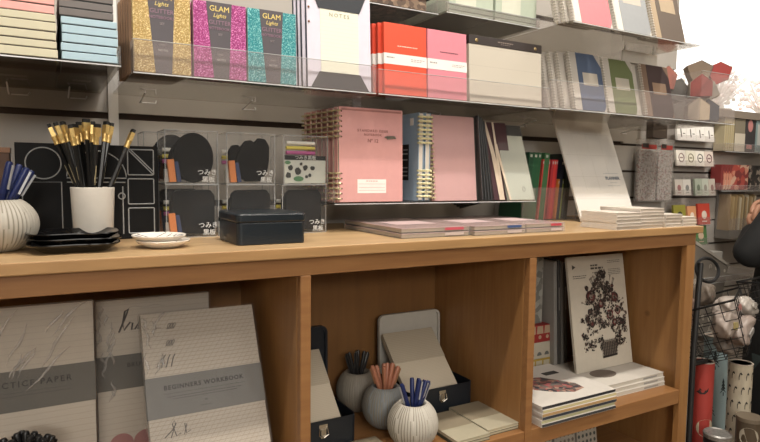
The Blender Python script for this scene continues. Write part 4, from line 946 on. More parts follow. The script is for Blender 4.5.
# boxes and books at the back left of the compartment
for k, (c, nm, z0, h) in enumerate((('y', 'yellow and white', SH, .055), ('w', 'white and cream with half circles', SH+.0555, .05), ('r', 'red with cream swirls', SH+.106, .052))):
    t = thing('patterned_box', nm+' patterned box stacked behind the front magazines', 'box', (1.18, 1.28, z0), (0, 0, 0), 'patterned boxes')
    c0 = {'y': '#a58a3c', 'w': '#b3aa99', 'r': '#8f2c29'}[c]
    m = MB(); m.box(0, .178, 0, .09, 0, h); m.build('body', M(c0, .6), t, bevel=.001)
    m = MB()
    for j in range(6):
        cx = .015+.03*j
        if c == 'r': m.prism([(cx-.013, h*.5), (cx+.013, h*.5), (cx+.011, h*.95), (cx-.011, h*.95)], -.0006, 0); m.prism([(cx+.006*math.cos(-a), h*.3+.006*math.sin(-a)) for a in [2*PI*i/10 for i in range(10)]], -.0006, 0)
        elif c == 'w': m.prism([(cx+.009*math.cos(a), .01+.011*math.sin(a)) for a in [PI-PI*i/10 for i in range(11)]], -.0006, 0)
        else: m.box(cx-.012, cx+.012, -.0006, 0, h*.62, h*.9)
    m.build('printed_pattern', M({'y': '#b8ae98', 'w': '#5f5f5c', 'r': '#a89078'}[c], .6), t)
t = thing('patterned_book', 'pale grey patterned book standing on the patterned boxes', 'book', (1.20, 1.30, SH+.1585), (0, 0, 0))
m = MB(); m.box(0, .11, 0, .02, 0, .2); m.build('cover', mosaic('grey_marble', ['#8b8a84', '#a3a29a', '#77766f', '#98968d'], 60), t, bevel=.0008); m = MB(); m.box(.11, .112, .002, .018, .003, .197); m.build('page_block', M('#b5b0a5', .8), t)
for k, (c, nm, x0, w_, hh) in enumerate((('#8f8c87', 'light grey', 1.332, .013, .36), ('#4b4946', 'charcoal', 1.349, .010, .364), ('#85827d', 'mid grey', 1.362, .010, .358), ('#55524e', 'dark grey', 1.375, .012, .353))):
    t = thing('tall_book', '%s tall book standing spine out behind the flower magazine' % nm, 'book', (x0, 1.24, SH), (0, -.055, 0), 'tall books standing spine out')
    t.location = (x0-.0, 1.262, SH+.0008)
    m = MB(); m.box(0, w_, 0, .11, 0, hh-.01); m.build('cover', M(c, .5), t, bevel=.001); m = MB(); m.box(w_*.3, w_*.7, -.0004, .0, .20, .27); m.build('spine_title', M('#8a8680', .5), t)
# below the shelf: patterned packs
for k in range(4):
    t = thing('patterned_card_pack', 'small patterned card pack standing under the right shelf, %s from left' % ['first', 'second', 'third', 'fourth'][k], 'card pack', (1.06+.09*k, 1.16, -.80), (-.12, 0, 0), 'patterned packs on the lower shelf')
    m = MB(); m.box(0, .082, 0, .014, 0, .135); m.build('sleeve', M('#a8a296', .6), t, bevel=.0006)
    m = MB(); random.seed(k)
    for i in range(5):
        for j in range(7): m.prism([(.008+.016*i+.005*math.cos(-a), .012+.018*j+.006*math.sin(-a)) for a in [2*PI*q/5+i+j for q in range(5)]], -.0005, 0)
    m.build('printed_pattern', M(['#4b4a48', '#5a5550', '#6a6258', '#444a48'][k], .6), t)
up('lower_shelf', W_APR, (.997, 1.5655, 1.012, UB, -.83, -.8005))

# ------------------------------------------------------------------ right background wall
WY = 1.5
def pocket(label, x, z, w_, h, d=.05):
    t = thing('acrylic_pocket', label, 'card holder', (x, WY-d, z), group='acrylic card pockets')
    m = MB(); m.box(-.003, w_+.003, d-.003, d-.0005, -.002, h*1.1); m.build('back_panel', CLEAR, t)
    m = MB(); m.box(-.003, w_+.003, 0, d, -.004, -.002); m.build('base', CLEAR, t); m = MB(); m.box(-.003, w_+.003, 0, .002, -.002, h*.35); m.build('front_lip', CLEAR, t); return t
PC = [('#e6e2da', '#55514b'), ('#dfdace', '#7c7468'), ('#e9e5dd', '#8f6f6a'), ('#d9d8c8', '#5f6a5c')]
def cards(x, z, w_, h, n, rowname, cols, shape):
    pocket('clear wall pocket holding %s' % rowname, x, z, w_, h)
    cw = w_/n
    for k in range(n):
        c, ic = cols[k % len(cols)]
        pos = 'only card' if n == 1 else ['leftmost', 'second from left', 'third from left', 'fourth from left', 'fifth from left'][k]
        t = thing('greeting_card', 'greeting card, %s of %s' % (pos, rowname), 'card', (x+cw*k+.001, WY-.046, z+.0005), SHY(.12), 'greeting cards on the wall')
        m = MB(); m.box(0, cw-.002, 0, .008, 0, h*.98); m.build('card_stack', M(c, .6), t)
        m = MB()
        if shape == 'mark':
            m.prism([(cw*.4, h*.2), (cw*.5, h*.2), (cw*.45, h*.75), (cw*.36, h*.7)][::-1], -.0005, 0); m.box(cw*.6, cw*.85, -.0005, 0, h*.4, h*.46)
        elif shape == 'ring':
            m.tube([(cw*.5+cw*.27*math.cos(a), -.0004, h*.5+cw*.27*math.sin(a)) for a in [2*PI*i/16 for i in range(16)]], .002, 4, closed=True); m.box(cw*.35, cw*.65, -.0005, 0, h*.46, h*.54)
        else:
            m.prism([(cw*.5+cw*.22*math.cos(-a), h*.45+h*.2*math.sin(-a)) for a in [2*PI*i/9 for i in range(9)]], -.0005, 0); m.box(cw*.3, cw*.7, -.0005, 0, h*.12, h*.17)
        m.build('printed_motif', M(ic, .6), t)
cards(2.155, .151, .245, .062, 4, 'the top white row of the card wall', [('#f6f4ef', '#6a665f')], 'mark')
cards(2.160, .052, .245, .062, 4, 'the second row with ring motifs', [('#f0ebe0', '#8c6f6c'), ('#ece8d8', '#8a8464'), ('#f0ebe0', '#5c5c56'), ('#dfd2c8', '#6b3f46')], 'ring')
cards(2.160, -.065, .105, .064, 2, 'the third row, left group', [('#c9c2b8', '#9c6a68'), ('#d6d2ca', '#8a8a88')], 'blot')
cards(2.290, -.067, .140, .070, 3, 'the third row, green-grey group', [('#a9b2a2', '#6f7a68'), ('#b6bcae', '#8f8a80'), ('#bdb4a8', '#8a6a64')], 'blot')
cards(2.163, -.180, .078, .078, 1, 'the olive owl picture pocket', [('#95903c', '#3c3630')], 'blot')
cards(2.252, -.182, .058, .074, 1, 'the orange fox picture pocket', [('#d09468', '#e8d8c8')], 'blot')
cards(2.322, -.186, .082, .088, 1, 'the red picture pocket', [('#b8402f', '#d8c9bb')], 'blot')
cards(2.305, -.268, .085, .080, 1, 'the green cat picture pocket', [('#4f7a48', '#cdb399')], 'blot')
# hanging sticker bags
BG = mosaic('sticker_mix', ['#a39b94', '#b0a8a1', '#857c7a', '#a89f98', '#936f6e', '#9c948c', '#b5aeaa', '#aaa29a'], 210)
for k, (x, w_) in enumerate(((1.935, .105), (2.048, .088))):
    t = thing('sticker_bag', 'clear hanging bag of tiny dark stickers, %s of the two' % ['left', 'right'][k], 'bag', (x, WY-.045, -.085), (0, 0, 0), 'hanging bags')
    m = MB(); m.prism(rrect(0, w_, 0, .19, .008), 0, .012); m.build('contents', BG, t, bevel=.003)
    m = MB(); m.box(-.003, w_+.003, -.002, .014, -.004, .232); m.build('clear_bag', CELLO2, t)
    m = MB(); m.box(.01, w_-.01, -.003, -.0022, .195, .212); m.build('header_print', M('#a8423c', .5), t); m = MB(); m.box(.012, w_*.45, -.0038, -.003, .2, .216); m.build('header_figure', M('#3a3532', .5), t)
t = thing('small_brown_box', 'small dark brown box fixed on the wall above the sticker bags', 'box', (2.03, WY-.03, .155)); m = MB(); m.box(0, .085, 0, .028, 0, .062); m.build('body', M('#4a3f36', .6), t, bevel=.001); m = MB(); m.box(.01, .075, -.0005, 0, .03, .034); m.build('body_stripe', M('#6b5d50', .6), t)
# notebooks on the wall shelf at right
shelf('acrylic wall shelf of cream notebooks at the far right', 2.45, 2.9, 1.44, 1.499, .118, .03)
for k in range(5):
    t = thing('cream_notebook', 'cream notebook with yellow edge at far right, %s from left' % ['first', 'second', 'third', 'fourth', 'fifth'][k], 'notebook', (2.458+.0145*k, 1.449, .1185), (0, 0, 0), 'cream notebooks far right')
    m = MB(); m.box(0, .0098, 0, .045, 0, .15); m.build('cover', M('#b5aa8c', .6), t, bevel=.0008); m = MB(); m.box(.0102, .0138, .002, .043, .002, .147); m.build('yellow_edge', M('#b8a24c', .6), t)
for (x, w_, c, c2, lb) in ((2.533, .075, '#8a8270', '#d0c8b6', 'grey-tan notebook with white wrap on the far right shelf'), (2.612, .075, '#3f3d3f', '#c98a86', 'dark notebook with pink oval on the far right shelf'), (2.692, .10, '#8fa4a6', '#c3c8c4', 'pale blue notebook at the far right edge of the shelf')):
    t = thing('wrapped_notebook', lb, 'notebook', (x, 1.449, .1185), (0, 0, 0)); m = MB(); m.box(0, w_, 0, .04, 0, .15); m.build('cover', M(c, .6), t, bevel=.001)
    m = MB()
    if c == '#3f3d3f': m.prism([(w_*.45+.018*math.cos(-a), .11+.026*math.sin(-a)) for a in [2*PI*i/18 for i in range(18)]], -.0008, 0); m.box(.01, .05, -.0008, 0, .012, .03)
    elif c == '#8a8270': m.box(0, w_, -.0008, 0, 0, .075)
    else: m.box(.01, w_-.01, -.0008, 0, .03, .12)
    m.build('printed_label', M(c2, .6), t)
# floral boxes
RF = mosaic('red_floral', ['#a8483e', '#c98a72', '#7c2f2e', '#c9a58e', '#b3624f'], 42); BF = mosaic('black_floral', ['#201d1c', '#1b1918', '#2b2724', '#8f8478', '#24201f', '#5a4a42'], 60)
shelf('acrylic wall shelf carrying the floral boxes at far right', 2.42, 2.95, 1.43, 1.499, -.045, .02)
for k, (x, w_, mt, lb) in enumerate(((2.435, .017, M('#7c2f2e', .6), 'dark red floral box seen edge on, left of row'), (2.454, .017, RF, 'red floral box second in the far right row'), (2.473, .017, RF, 'red floral box third in the far right row'), (2.493, .142, RF, 'wide coral floral box facing the shop'), (2.640, .18, BF, 'black floral box at the right edge of the picture'))):
    t = thing('floral_box', lb, 'box', (x, 1.44, -.0445)); m = MB(); m.box(0, w_, 0, .045, 0, .105); m.build('body', mt, t, bevel=.001)
    m = MB(); m.box(-.0004, w_+.0004, -.0006, .0456, .099, .1055); m.build('lid', mt, t)
# kraft envelope rack
t = thing('envelope_bin', 'clear wall bin with kraft and cream cards filed upright', 'bin', (2.505, 1.435, -.215))
m = MB(); m.box(0, .2, .055, .062, 0, .16); m.build('back_panel', M('#7b766f', .5), t); m = MB(); m.box(0, .2, 0, .062, -.035, 0); m.build('bin_base', M('#75706a', .5), t); m = MB(); m.box(-.003, 0, 0, .062, 0, .16); m.build('side_panel', CLEAR, t); m = MB(); m.box(0, .2, 0, .002, 0, .05); m.build('front_lip', CLEAR, t)
kc = ['#a38a62', '#a89068', '#b09a72', '#9c845c', '#a89068', '#8f7c5c', '#b8aa8c', '#c2b8a0', '#a08860', '#b5a582', '#7d6c50', '#a89068', '#c9bfa8', '#94805c', '#a38a62', '#b8aa8c', '#8a7654', '#c2b8a0']
for k, c in enumerate(kc):
    t = thing('kraft_envelope', 'kraft or cream card standing on edge in the clear wall bin', 'card', (2.507+.0107*k, 1.439, -.2145), (0, .05, 0), 'cards filed in the wall bin')
    m = MB(); m.box(0, .0035+.002*(k % 3), 0, .05, 0, .15-.004*(k % 4)); m.build('card_stock', M(c, .7), t)
    m = MB(); m.box(.0005, .003, .004, .046, .150-.004*(k % 4), .152-.004*(k % 4)); m.build('flap', M('#8f7c5c', .7), t)
# lower gray wall ledge and white boxes
t = thing('white_card_box', 'white card box with tiny red mark under the green card', 'box', (2.19, 1.40, -.409)); m = MB(); m.box(0, .11, 0, .09, 0, .12); m.build('body', M('#a5a29c', .6), t, bevel=.001); m = MB(); m.box(.05, .056, -.0006, 0, .03, .09); m.box(.08, .1, -.0006, 0, .1, .105); m.build('printed_mark', M('#9a2f38', .6), t)
t = thing('white_card_box', 'white card box right beside the one with the red mark', 'box', (2.31, 1.40, -.409)); m = MB(); m.box(0, .1, 0, .09, 0, .115); m.build('body', M('#a5a29c', .6), t, bevel=.001); m = MB(); m.box(.04, .046, -.0006, 0, .03, .09); m.build('printed_mark', M('#4a4a4a', .6), t)
shelf('low acrylic wall shelf under the white card boxes', 2.15, 2.6, 1.38, 1.499, -.41, .02)

# ------------------------------------------------------------------ wire baskets with bagged goods
WIRE = M('#1b1b1c', .35, .4)
def lerp(a, b, t): return a+(b-a)*t
def basket(o, rz, tx, a, b_, h, label, cells=7):
    t = thing('wire_basket', label, 'basket', o, (tx, 0, rz)); r = .0013
    A = Vector((-a, -b_, h)); B = Vector((a, -b_, h)); C_ = Vector((a, b_, h)); D = Vector((-a, b_, h)); k = .72
    E_ = [Vector((p.x*k, p.y*k, 0)) for p in (A, B, C_, D)]; Tt = [A, B, C_, D]
    m = MB()
    for i in range(4):
        p0, p1, q0, q1 = E_[i], E_[(i+1) % 4], Tt[i], Tt[(i+1) % 4]
        for j in range(cells): f_ = j/cells; m.tube([p0.lerp(p1, f_), q0.lerp(q1, f_)], r, 5)
        for j in range(0, 6): f_ = j/6; m.tube([p0.lerp(q0, f_), p1.lerp(q1, f_)], r, 5)
    for j in range(1, cells): m.tube([E_[0].lerp(E_[1], j/cells), E_[3].lerp(E_[2], j/cells)], r, 5); m.tube([E_[0].lerp(E_[3], j/cells), E_[1].lerp(E_[2], j/cells)], r, 5)
    m.build('wire_mesh', WIRE, t)
    m = MB(); m.tube(Tt, .0032, 8, closed=True); m.build('rim', WIRE, t); return t
basket((1.815, 1.035, -.535), .45, -.40, .125, .10, .165, 'black wire basket tilted forward, full of plastic-bagged goods', 5)
basket((1.985, .96, -.43), .1, -.1, .10, .08, .12, 'smaller dark wire basket at the right edge with rounded rim', 6)
# stand: ring and post
t = thing('basket_stand', 'black metal stand with round hoop beside the maple unit', 'stand', (1.660, 1.035, FL))
m = MB(); m.tube([(0, 0, 0.0), (0.0, .0, .85), (.045, .02, 1.10)], .008, 10); m.build('post', M('#222222', .5), t, smooth=True)
m = MB(); m.tube([(.09+.055*math.cos(a), .025+.01*math.sin(a), 1.075+.035*math.sin(a)) for a in [2*PI*i/36 for i in range(36)]], .005, 8, closed=True); m.build('hoop', BLACK, t, smooth=True)
m = MB(); m.lathe([(.040, 0), (.040, .008), (.012, .014)], 32); m.build('foot_plate', BLACK, t); m = MB(); m.box(0, .07, -.004, .004, .80, .81); m.build('basket_arm', BLACK, t)
# bagged goods
def lump(name, x, y, z, sx, sy, sz, rot, col, label, cat, g, mat=None, seed=0):
    t = thing(name, label, cat, (x, y, z), rot, g); rnd = random.Random(seed); m = MB(); n = 40; pr = 24; vs = []; fs = []
    ph = [rnd.uniform(0, 6) for _ in range(6)]
    for i in range(pr+1):
        for k in range(n):
            u_ = PI*i/pr; a = 2*PI*k/n; q = 1+.13*math.sin(3*a+ph[0]+2*u_)+.09*math.sin(7*a+ph[1])*math.sin(5*u_+ph[2])+.06*math.sin(11*a+ph[3]+4*u_)*math.sin(9*u_+ph[4])
            cx = abs(math.cos(a))**.7*(1 if math.cos(a) > 0 else -1); sy_ = abs(math.sin(a))**.7*(1 if math.sin(a) > 0 else -1)
            su = math.sin(u_)**.6 if math.sin(u_) > 1e-6 else 0
            vs.append((sx*cx*su*q, sy*sy_*su*q, -sz*math.cos(u_)))
    for i in range(pr):
        for k in range(n): fs.append((i*n+k, i*n+(k+1) % n, (i+1)*n+(k+1) % n, (i+1)*n+k))
    m.add(vs, fs); m.build('soft_body', mat or M(col, .35, 0, .5, mott=.15, scale=30), t, smooth='all')
    m = MB(); m.prism(rrect(-sx*.35, sx*.3, -sz*.3, sz*.25, .004, 3), -sy*1.03, -sy*.9); m.build('bag_label', M(['#9a6a62', '#a89a68', '#8d8a86', '#b4afa6', '#8f6a6c'][seed % 5], .5), t)
    return t
LB = ['resting on top in the middle', 'at the left of the wire basket', 'at the front of the wire basket', 'slumped over the right rim', 'deep at the basket bottom', 'poking up at the back', 'wedged behind the stand post']
PB = [(1.80, 1.02, -.385, .062, .03, .032, '#a89e96'), (1.755, 1.00, -.43, .05, .03, .04, '#9c9087'), (1.81, .985, -.45, .055, .03, .035, '#90837b'), (1.885, 1.02, -.395, .05, .03, .03, '#aaa39b'), (1.83, 1.03, -.49, .06, .035, .035, '#7f756c'), (1.80, 1.10, -.36, .04, .03, .035, '#786d62'), (1.72, 1.10, -.41, .035, .03, .045, '#877268')]
for k, (x, y, z, sx, sy, sz, c) in enumerate(PB): lump('bagged_toy', x, y, z, sx, sy, sz, (random.uniform(-.3, .3), random.uniform(-.6, .6), .2), c, 'crumpled clear-bagged item '+LB[k], 'bag', 'bagged goods in the basket', seed=k)
# grey printed tote / print in the basket behind
t = thing('printed_gift_bag', 'grey gift bag with pale blossom print tilted behind the hoop', 'bag', (2.08, 1.36, -.55), (-.1, .42, .0))
m = MB(); m.prism([(0, 0), (.25, 0), (.25, .33), (0, .33)], 0, .05); m.build('bag_body', M('#6f685f', .6, 0, .2), t, bevel=.002)
m = MB(); random.seed(9)
for i in range(26):
    cx, cz, s = random.uniform(.02, .23), random.uniform(.03, .30), random.uniform(.006, .014); m.prism([(cx+s*math.cos(-a), cz+s*math.sin(-a)) for a in [2*PI*q/6+i for q in range(6)]], -.0008, 0)
m.build('blossom_print', M('#aaa295', .6), t); m = MB(); m.box(-.004, .254, -.003, .053, .325, .337); m.build('rim_fold', M('#a09a90', .5), t)

# ------------------------------------------------------------------ wrapping paper rolls and tins below
def roll(x, y, z0, R_, L_, mat, label, rot, inner='#2a2522', motif=None):
    t = thing('wrapping_paper_roll', label, 'wrapping paper roll', (x, y, z0), rot, 'wrapping paper rolls')
    m = MB(); m.lathe([(R_, 0), (R_, L_), (R_-.004, L_), (R_-.006, L_-.03), (.0005, L_-.03)], 36); m.mi = [1 if i >= 36*3 else 0 for i in range(len(m.f))]; m.build('paper', [mat, M(inner, .7)], t, smooth=True)
    m = MB(); m.lathe([(R_-.004, L_-.001), (R_-.004, L_+.001), (R_+.0008, L_+.001), (R_+.0008, L_-.001), (R_-.004, L_-.001)], 36); m.build('rolled_edge', M('#b5aa9c', .6), t)
    if motif: motif(t, R_, L_)
    return t
def onroll(m, R_, a0, z0, poly, m_=0):
    """print a small flat polygon wrapped round the roll; a0 = angle of its centre"""
    vs = []; n = len(poly)
    for s_ in (R_+.0004, R_+.0009): vs += [(s_*math.cos(a0+p/R_), s_*math.sin(a0+p/R_), z0+q) for p, q in poly]
    m.add(vs, [tuple(range(n)), tuple(range(n, 2*n))]+[(i, (i+1) % n, (i+1) % n+n, i+n) for i in range(n)], m_)
FA = math.radians(210)      # side of the rolls that faces the room
def red_motif(t, R_, L_):
    m = MB(); onroll(m, R_, FA, L_-.09, [(-.016, .0), (-.008, .006), (-.006, .014), (0, .007), (.012, .008), (.018, .016), (.016, .004), (.008, -.004), (-.004, -.006)]); m.build('bird_print', M('#2b1c1c', .6), t)
    m = MB(); onroll(m, R_, FA+.55, L_-.20, [(.028*math.cos(a), .028*math.sin(a)) for a in [2*PI*i/18 for i in range(18)]]); m.build('cream_spot', M('#b3a68e', .6), t)
def tree_motif(t, R_, L_):
    m = MB()
    for da, zz, s in ((0, .10, 1), (.75, .19, .9), (-.3, .27, 1), (.5, .36, .8), (-.6, .17, .7), (.05, .42, .9)):
        for j in range(4): onroll(m, R_, FA+da, L_-zz+.013*j*s, [(-.013*s*(1-.2*j), 0), (.013*s*(1-.2*j), 0), (0, .018*s)])
        onroll(m, R_, FA+da, L_-zz-.01, [(-.0015, 0), (.0015, 0), (.0015, .012), (-.0015, .012)])
    m.build('tree_print', M('#1e2a2a', .6), t)
    m = MB()
    for zz in (.13, .22, .33, .44): onroll(m, R_, FA, L_-zz, [(-.05, -.006), (-.02, -.01), (.02, -.004), (.05, -.008), (.05, .004), (.02, .006), (-.02, .001), (-.05, .006)])
    m.build('snow_band', M('#b5bdbb', .6), t)
def penguin_motif(t, R_, L_):
    m = MB()
    for j in range(5):
        for i in range(5):
            a = FA-1.2+.6*i+.25*(j % 2); zz = L_-.035-.045*j
            onroll(m, R_, a, zz, [(-.004, -.011), (-.0045, .0), (-.002, .010), (.0015, .013), (.005, .007), (.0028, .004), (-.001, .0075), (-.0028, -.002), (-.0028, -.011)])
    m.build('figure_print', M('#2a2826', .6), t)
roll(1.748, 1.055, -1.345, .030, .79, M('#a03b34', .5), 'red wrapping paper roll with a small dark bird beside the maple unit', (0, 0, 0), motif=red_motif)
roll(2.015, 1.15, -1.342, .036, .82, M('#8fa3a6', .5), 'pale blue wrapping roll with dark fir trees behind the red roll', (0, -.06, 0), motif=tree_motif)
roll(1.868, 1.01, -1.345, .033, .78, M('#b3aa96', .5), 'cream wrapping paper roll with black penguin figures', (0, 0, 0), motif=penguin_motif)
roll(1.665, 1.135, -1.335, .022, .82, M('#7c2a2a', .5), 'slim dark red and black roll against the maple unit side', (0, -.03, 0))
t = thing('round_tin', 'dark round tin with speckled silver lid in front of the red roll', 'tin', (1.690, .968, -1.349)); m = MB(); m.lathe([(.036, 0), (.036, .60), (.0005, .60)], 36); m.build('body', M('#1d1c1d', .4), t, smooth=True)
m = MB(); m.lathe([(.037, .601), (.038, .612), (.034, .616), (.032, .613), (.0005, .613)], 36); m.build('lid', M('#8c8a86', .35, .5, mott=.7, scale=160), t, smooth=True)
t = thing('round_label_tub', 'clear tub with round cream label in front of the penguin roll', 'tub', (1.800, .94, -1.349)); m = MB(); m.lathe([(.034, 0), (.034, .64), (.0005, .64)], 36); m.build('body', M('#4f4436', .4), t, smooth=True)
m = MB(); onroll(m, .034, FA, .60, [(.026*math.cos(a), .028*math.sin(a)) for a in [2*PI*i/20 for i in range(20)]]); m.build('round_label', M('#a39c8c', .6), t)
m = MB(); m.lathe([(.035, .641), (.035, .652), (.0005, .652)], 36); m.build('lid', M('#6a5f50', .5), t, smooth=True)

# ------------------------------------------------------------------ plants beyond the window
PT = M('#efe8e2', .8)  # twigs and blossom near white, overexposure put into their colour
for k, (x, y) in enumerate(((4.75, 2.9), (5.15, 3.15), (5.55, 2.95))):
    t = thing('bare_shrub', 'glare-whitened shrub with thin twigs beyond the bright window, %s' % ['left', 'middle', 'right'][k], 'shrub', (x, y, .56), group='shrubs outside'); m = MB(); rnd = random.Random(k)
    for i in range(34):
        a = rnd.uniform(0, 2*PI); r = rnd.uniform(.05, .26); h = rnd.uniform(.12, .34); m.tube([(0, 0, 0), (r*.4*math.cos(a), r*.4*math.sin(a), h*.5), (r*math.cos(a), r*math.sin(a), h)], [.008, .006, .003], 5)
    m.build('twig', PT, t)
    m = MB(); rnd = random.Random(k+5)
    for i in range(60): a = rnd.uniform(0, 2*PI); r = rnd.uniform(0, .26); m.sphere((r*math.cos(a), r*math.sin(a), rnd.uniform(.06, .34)), rnd.uniform(.010, .022), n=7)
    m.build('blossom', M(['#f3e4de', '#eeeadc', '#f3ddd6'][k], .7), t)
    m = MB(); m.lathe([(.10, -.55), (.13, 0), (.11, 0), (.0005, -.03)], 24); m.build('planter', M('#b3a796', .7), t)
b = MB(); b.box(2.2, 8, 1.8, 5, -.06, 0); struct(b.build('floor_outside', M('#a89f94', .8)))

# ------------------------------------------------------------------ the shopper at the right edge
SKIN = M('#b98a70', .5); COAT = M('#0e0f10', .85); 
def skin(name, pts, edges, radii, mat, parent=None, sub=2):
    me = bpy.data.meshes.new(name); me.from_pydata(pts, edges, []); o = bpy.data.objects.new(name, me); COL.objects.link(o)
    o.modifiers.new('skin', 'SKIN'); me.skin_vertices or None
    if not me.skin_vertices: pass
    lay = me.skin_vertices[0].data if len(me.skin_vertices) else None
    for i, r in enumerate(radii): lay[i].radius = (r, r) if not isinstance(r, tuple) else r
    lay[0].use_root = True
    s = o.modifiers.new('sub', 'SUBSURF'); s.levels = sub; s.render_levels = sub
    dg = bpy.context.evaluated_depsgraph_get(); dg.update(); m2 = bpy.data.meshes.new_from_object(o.evaluated_get(dg))
    o.modifiers.clear(); o.data = m2; m2.materials.clear(); m2.materials.append(mat)
    m2.polygons.foreach_set('use_smooth', [True]*len(m2.polygons))
    if parent: o.parent = parent
    return o
def person():
    P = Vector((2.38, 1.12, FL)); t = thing('person', 'person in a black coat at the right edge reaching towards the card bin', 'person', P)
    L = lambda *p: tuple(Vector(p)-P)
    # one continuous body: pelvis root, spine, neck, head; arms; legs
    sh_l = (2.345, 1.12, -.055); sh_r = (2.66, 1.10, -.05); el = (2.155, 1.175, -.285); wr = (2.405, 1.278, -.18)
    pts = [(2.38, 1.12, -.48), (2.42, 1.12, -.28), (2.49, 1.12, -.10), (2.50, 1.12, .03), (2.51, 1.13, .08), (2.52, 1.14, .17), (2.52, 1.145, .25),
           sh_l, el, wr, sh_r, (2.76, 1.18, -.28), (2.62, 1.285, -.235),
           (2.28, 1.12, -.70), (2.28, 1.12, -.95), (2.27, 1.10, -1.27), (2.48, 1.12, -.70), (2.48, 1.12, -.95), (2.49, 1.10, -1.27), (2.26, 1.20, -1.315), (2.50, 1.20, -1.315)]
    ed = [(0, 1), (1, 2), (2, 3), (3, 4), (4, 5), (5, 6), (2, 7), (7, 8), (8, 9), (2, 10), (10, 11), (11, 12), (0, 13), (13, 14), (14, 15), (15, 19), (0, 16), (16, 17), (17, 18), (18, 20)]
    rad = [(.12, .085), (.12, .085), (.12, .085), .055, .050, (.075, .085), (.07, .08), .045, .038, .026, .045, .038, .026, .08, .055, .038, .08, .055, .038, .035, .035]
    skin('body', [L(*p) for p in pts], ed, rad, SKIN, t)
    cp = [(2.37, 1.11, -.70), (2.37, 1.11, -.45), (2.42, 1.12, -.26), (2.49, 1.12, -.11), (2.50, 1.125, .0), sh_l, (2.24, 1.145, -.18), el, (2.30, 1.235, -.225), (2.375, 1.266, -.192), sh_r, (2.72, 1.14, -.17), (2.76, 1.18, -.28), (2.67, 1.25, -.25), (2.37, 1.11, -.98)]
    ce = [(0, 1), (1, 2), (2, 3), (3, 4), (3, 5), (5, 6), (6, 7), (7, 8), (8, 9), (3, 10), (10, 11), (11, 12), (12, 13), (0, 14)]
    cr = [(.20, .145), (.19, .14), (.165, .12), (.14, .11), .082, .066, .060, .056, .044, .040, .065, .058, .054, .042, (.205, .15)]
    skin('coat', [L(*p) for p in cp], ce, cr, COAT, t)
    for q0, q1, q2 in (((2.28, 1.115, -.62), (2.28, 1.12, -.95), (2.27, 1.10, -1.27)), ((2.48, 1.115, -.62), (2.48, 1.12, -.95), (2.49, 1.10, -1.27))):
        m = MB(); m.tube([L(*q0), L(*q1), L(*q2)], [.092, .078, .066], 20); m.build('trouser_leg', M('#0d1a18', .8), t, smooth='all')
    for sx in (2.265, 2.495):
        m = MB(); m.T = Matrix.Translation((sx-P.x, 1.10-P.y, .001)); m.prism(rrect(-.045, .045, -.09, .17, .04), 0, .07, 0, 'xy'); m.build('shoe', M('#17130f', .4), t, bevel=.015)
    # hair and face (outside the frame, still modelled)
    hc = Vector(L(2.52, 1.125, .19)); m = MB(); m.sphere(hc, .098, sc=(.92, 1.0, 1.15)); m.sphere(hc+Vector((0, -.045, -.07)), .07, sc=(1.1, .7, 1.4)); m.build('hair', M('#2a1c14', .6), t, smooth='all')
    m = MB(); fc = hc+Vector((.01, .045, -.035)); m.sphere(fc, .07, sc=(.9, .95, 1.25)); m.sphere(fc+Vector((0, .068, -.005)), .014, sc=(.8, 1, 1.4)); m.build('face', SKIN, t, smooth='all')
    m = MB(); [m.sphere(fc+Vector((dx, .058, .022)), .010) for dx in (-.028, .028)]; m.build('eye', M('#3a2c22', .3), t)
    m = MB(); m.sphere(fc+Vector((0, .062, -.04)), .018, sc=(1.2, .4, .35)); m.build('mouth', M('#8a4a44', .5), t)
    # left hand: palm + five separate fingers, reaching into the bin
    def hand_at(w0, palm_dir, side, s=1.0):
        w0 = Vector(w0); f_ = Vector(palm_dir).normalized(); sd = Vector(side).normalized(); nrm = f_.cross(sd).normalized()
        q = lambda a, b_, c: tuple(w0+f_*a*s+sd*b_*s+nrm*c*s-P)
        pts = [q(.0, 0, 0), q(.035, 0, 0), q(.07, 0, 0), q(.075, -.026, 0), q(.075, .026, 0)]; ed = [(0, 1), (1, 2), (2, 3), (2, 4)]; rd = [.024, (.030, .018), (.028, .016), .013, .013]
        o1 = skin('palm', pts, ed, rd, SKIN, t)
        for k, (b0, ln) in enumerate(((-.031, .068), (-.011, .078), (.010, .074), (.030, .058))):
            a1 = ln*.45; a2 = ln*.32; c1 = -.010-.01*(k % 2); pts = [q(.06, b0*.8, 0), q(.085, b0, 0), q(.085+a1*.85, b0*1.15, c1*1.2), q(.085+a1*.85+a2*.6, b0*1.2, c1*1.2-.018), q(.085+a1*.85+a2*.7, b0*1.2, c1*1.2-.034)]
            skin('finger', pts, [(0, 1), (1, 2), (2, 3), (3, 4)], [.010, .0095, .0088, .008, .0068], SKIN, t)
        pts = [q(.02, -.018, -.004), q(.045, -.042, -.014), q(.075, -.050, -.030), q(.095, -.042, -.040)]
        skin('thumb', pts, [(0, 1), (1, 2), (2, 3)], [.013, .0115, .010, .008], SKIN, t)
    hand_at((2.398, 1.276, -.182), (.45, .30, .55), (.75, .1, -.6), .82)
    hand_at((2.62, 1.285, -.235), (-.3, .12, .2), (-.1, -.1, 1), .82)
person()

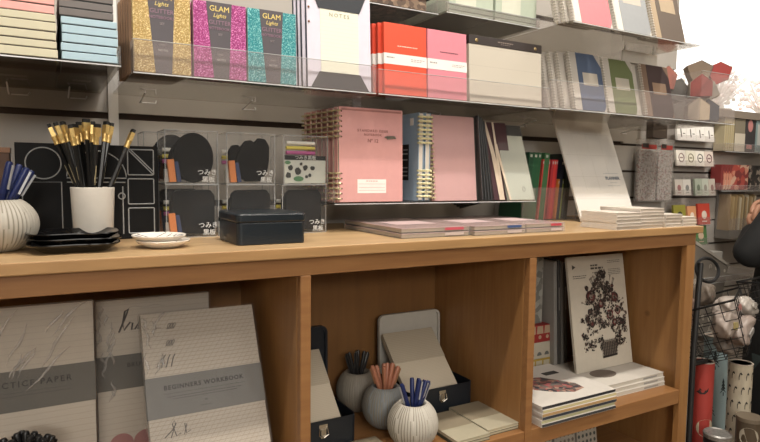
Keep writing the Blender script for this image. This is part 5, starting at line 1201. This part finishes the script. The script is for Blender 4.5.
# ------------------------------------------------------------------ print and fittings sit one level below the part that carries them
CARRIER = {'band_print': ('grey_band', 'paper_band'), 'printed_title': ('grey_band', 'paper_band', 'title_band', 'cream_page', 'cover', 'pad'), 'label_print': ('paper_label', 'black_label'),
           'punched_hole': ('cover',), 'eraser': ('gold_ferrule',), 'clip': ('cap',), 'window_label': ('colour_panel',), 'rivet': ('lilac_front',), 'strip_print': ('top_strip',), 'eyelet': ('top_strip',),
           'header_figure': ('header_print',), 'small_print': ('pad',), 'column_line': ('pad',), 'cover_print': ('cover',), 'bouquet_print': ('cover',), 'spine_print': ('cover',), 'printed_figure': ('art_card',), 'green_patch': ('art_card',), 'price_sticker': ('body',), 'brush_lines': ('body',)}
bpy.context.view_layer.update()
for r in [o for o in S.objects if o.parent is None and o.type == 'EMPTY']:
    kids = {}
    for c in r.children: kids.setdefault(c.name.split('.')[0], c)
    for c in list(r.children):
        for nm in CARRIER.get(c.name.split('.')[0], ()):
            if nm in kids and kids[nm] is not c: c.parent = kids[nm]; break
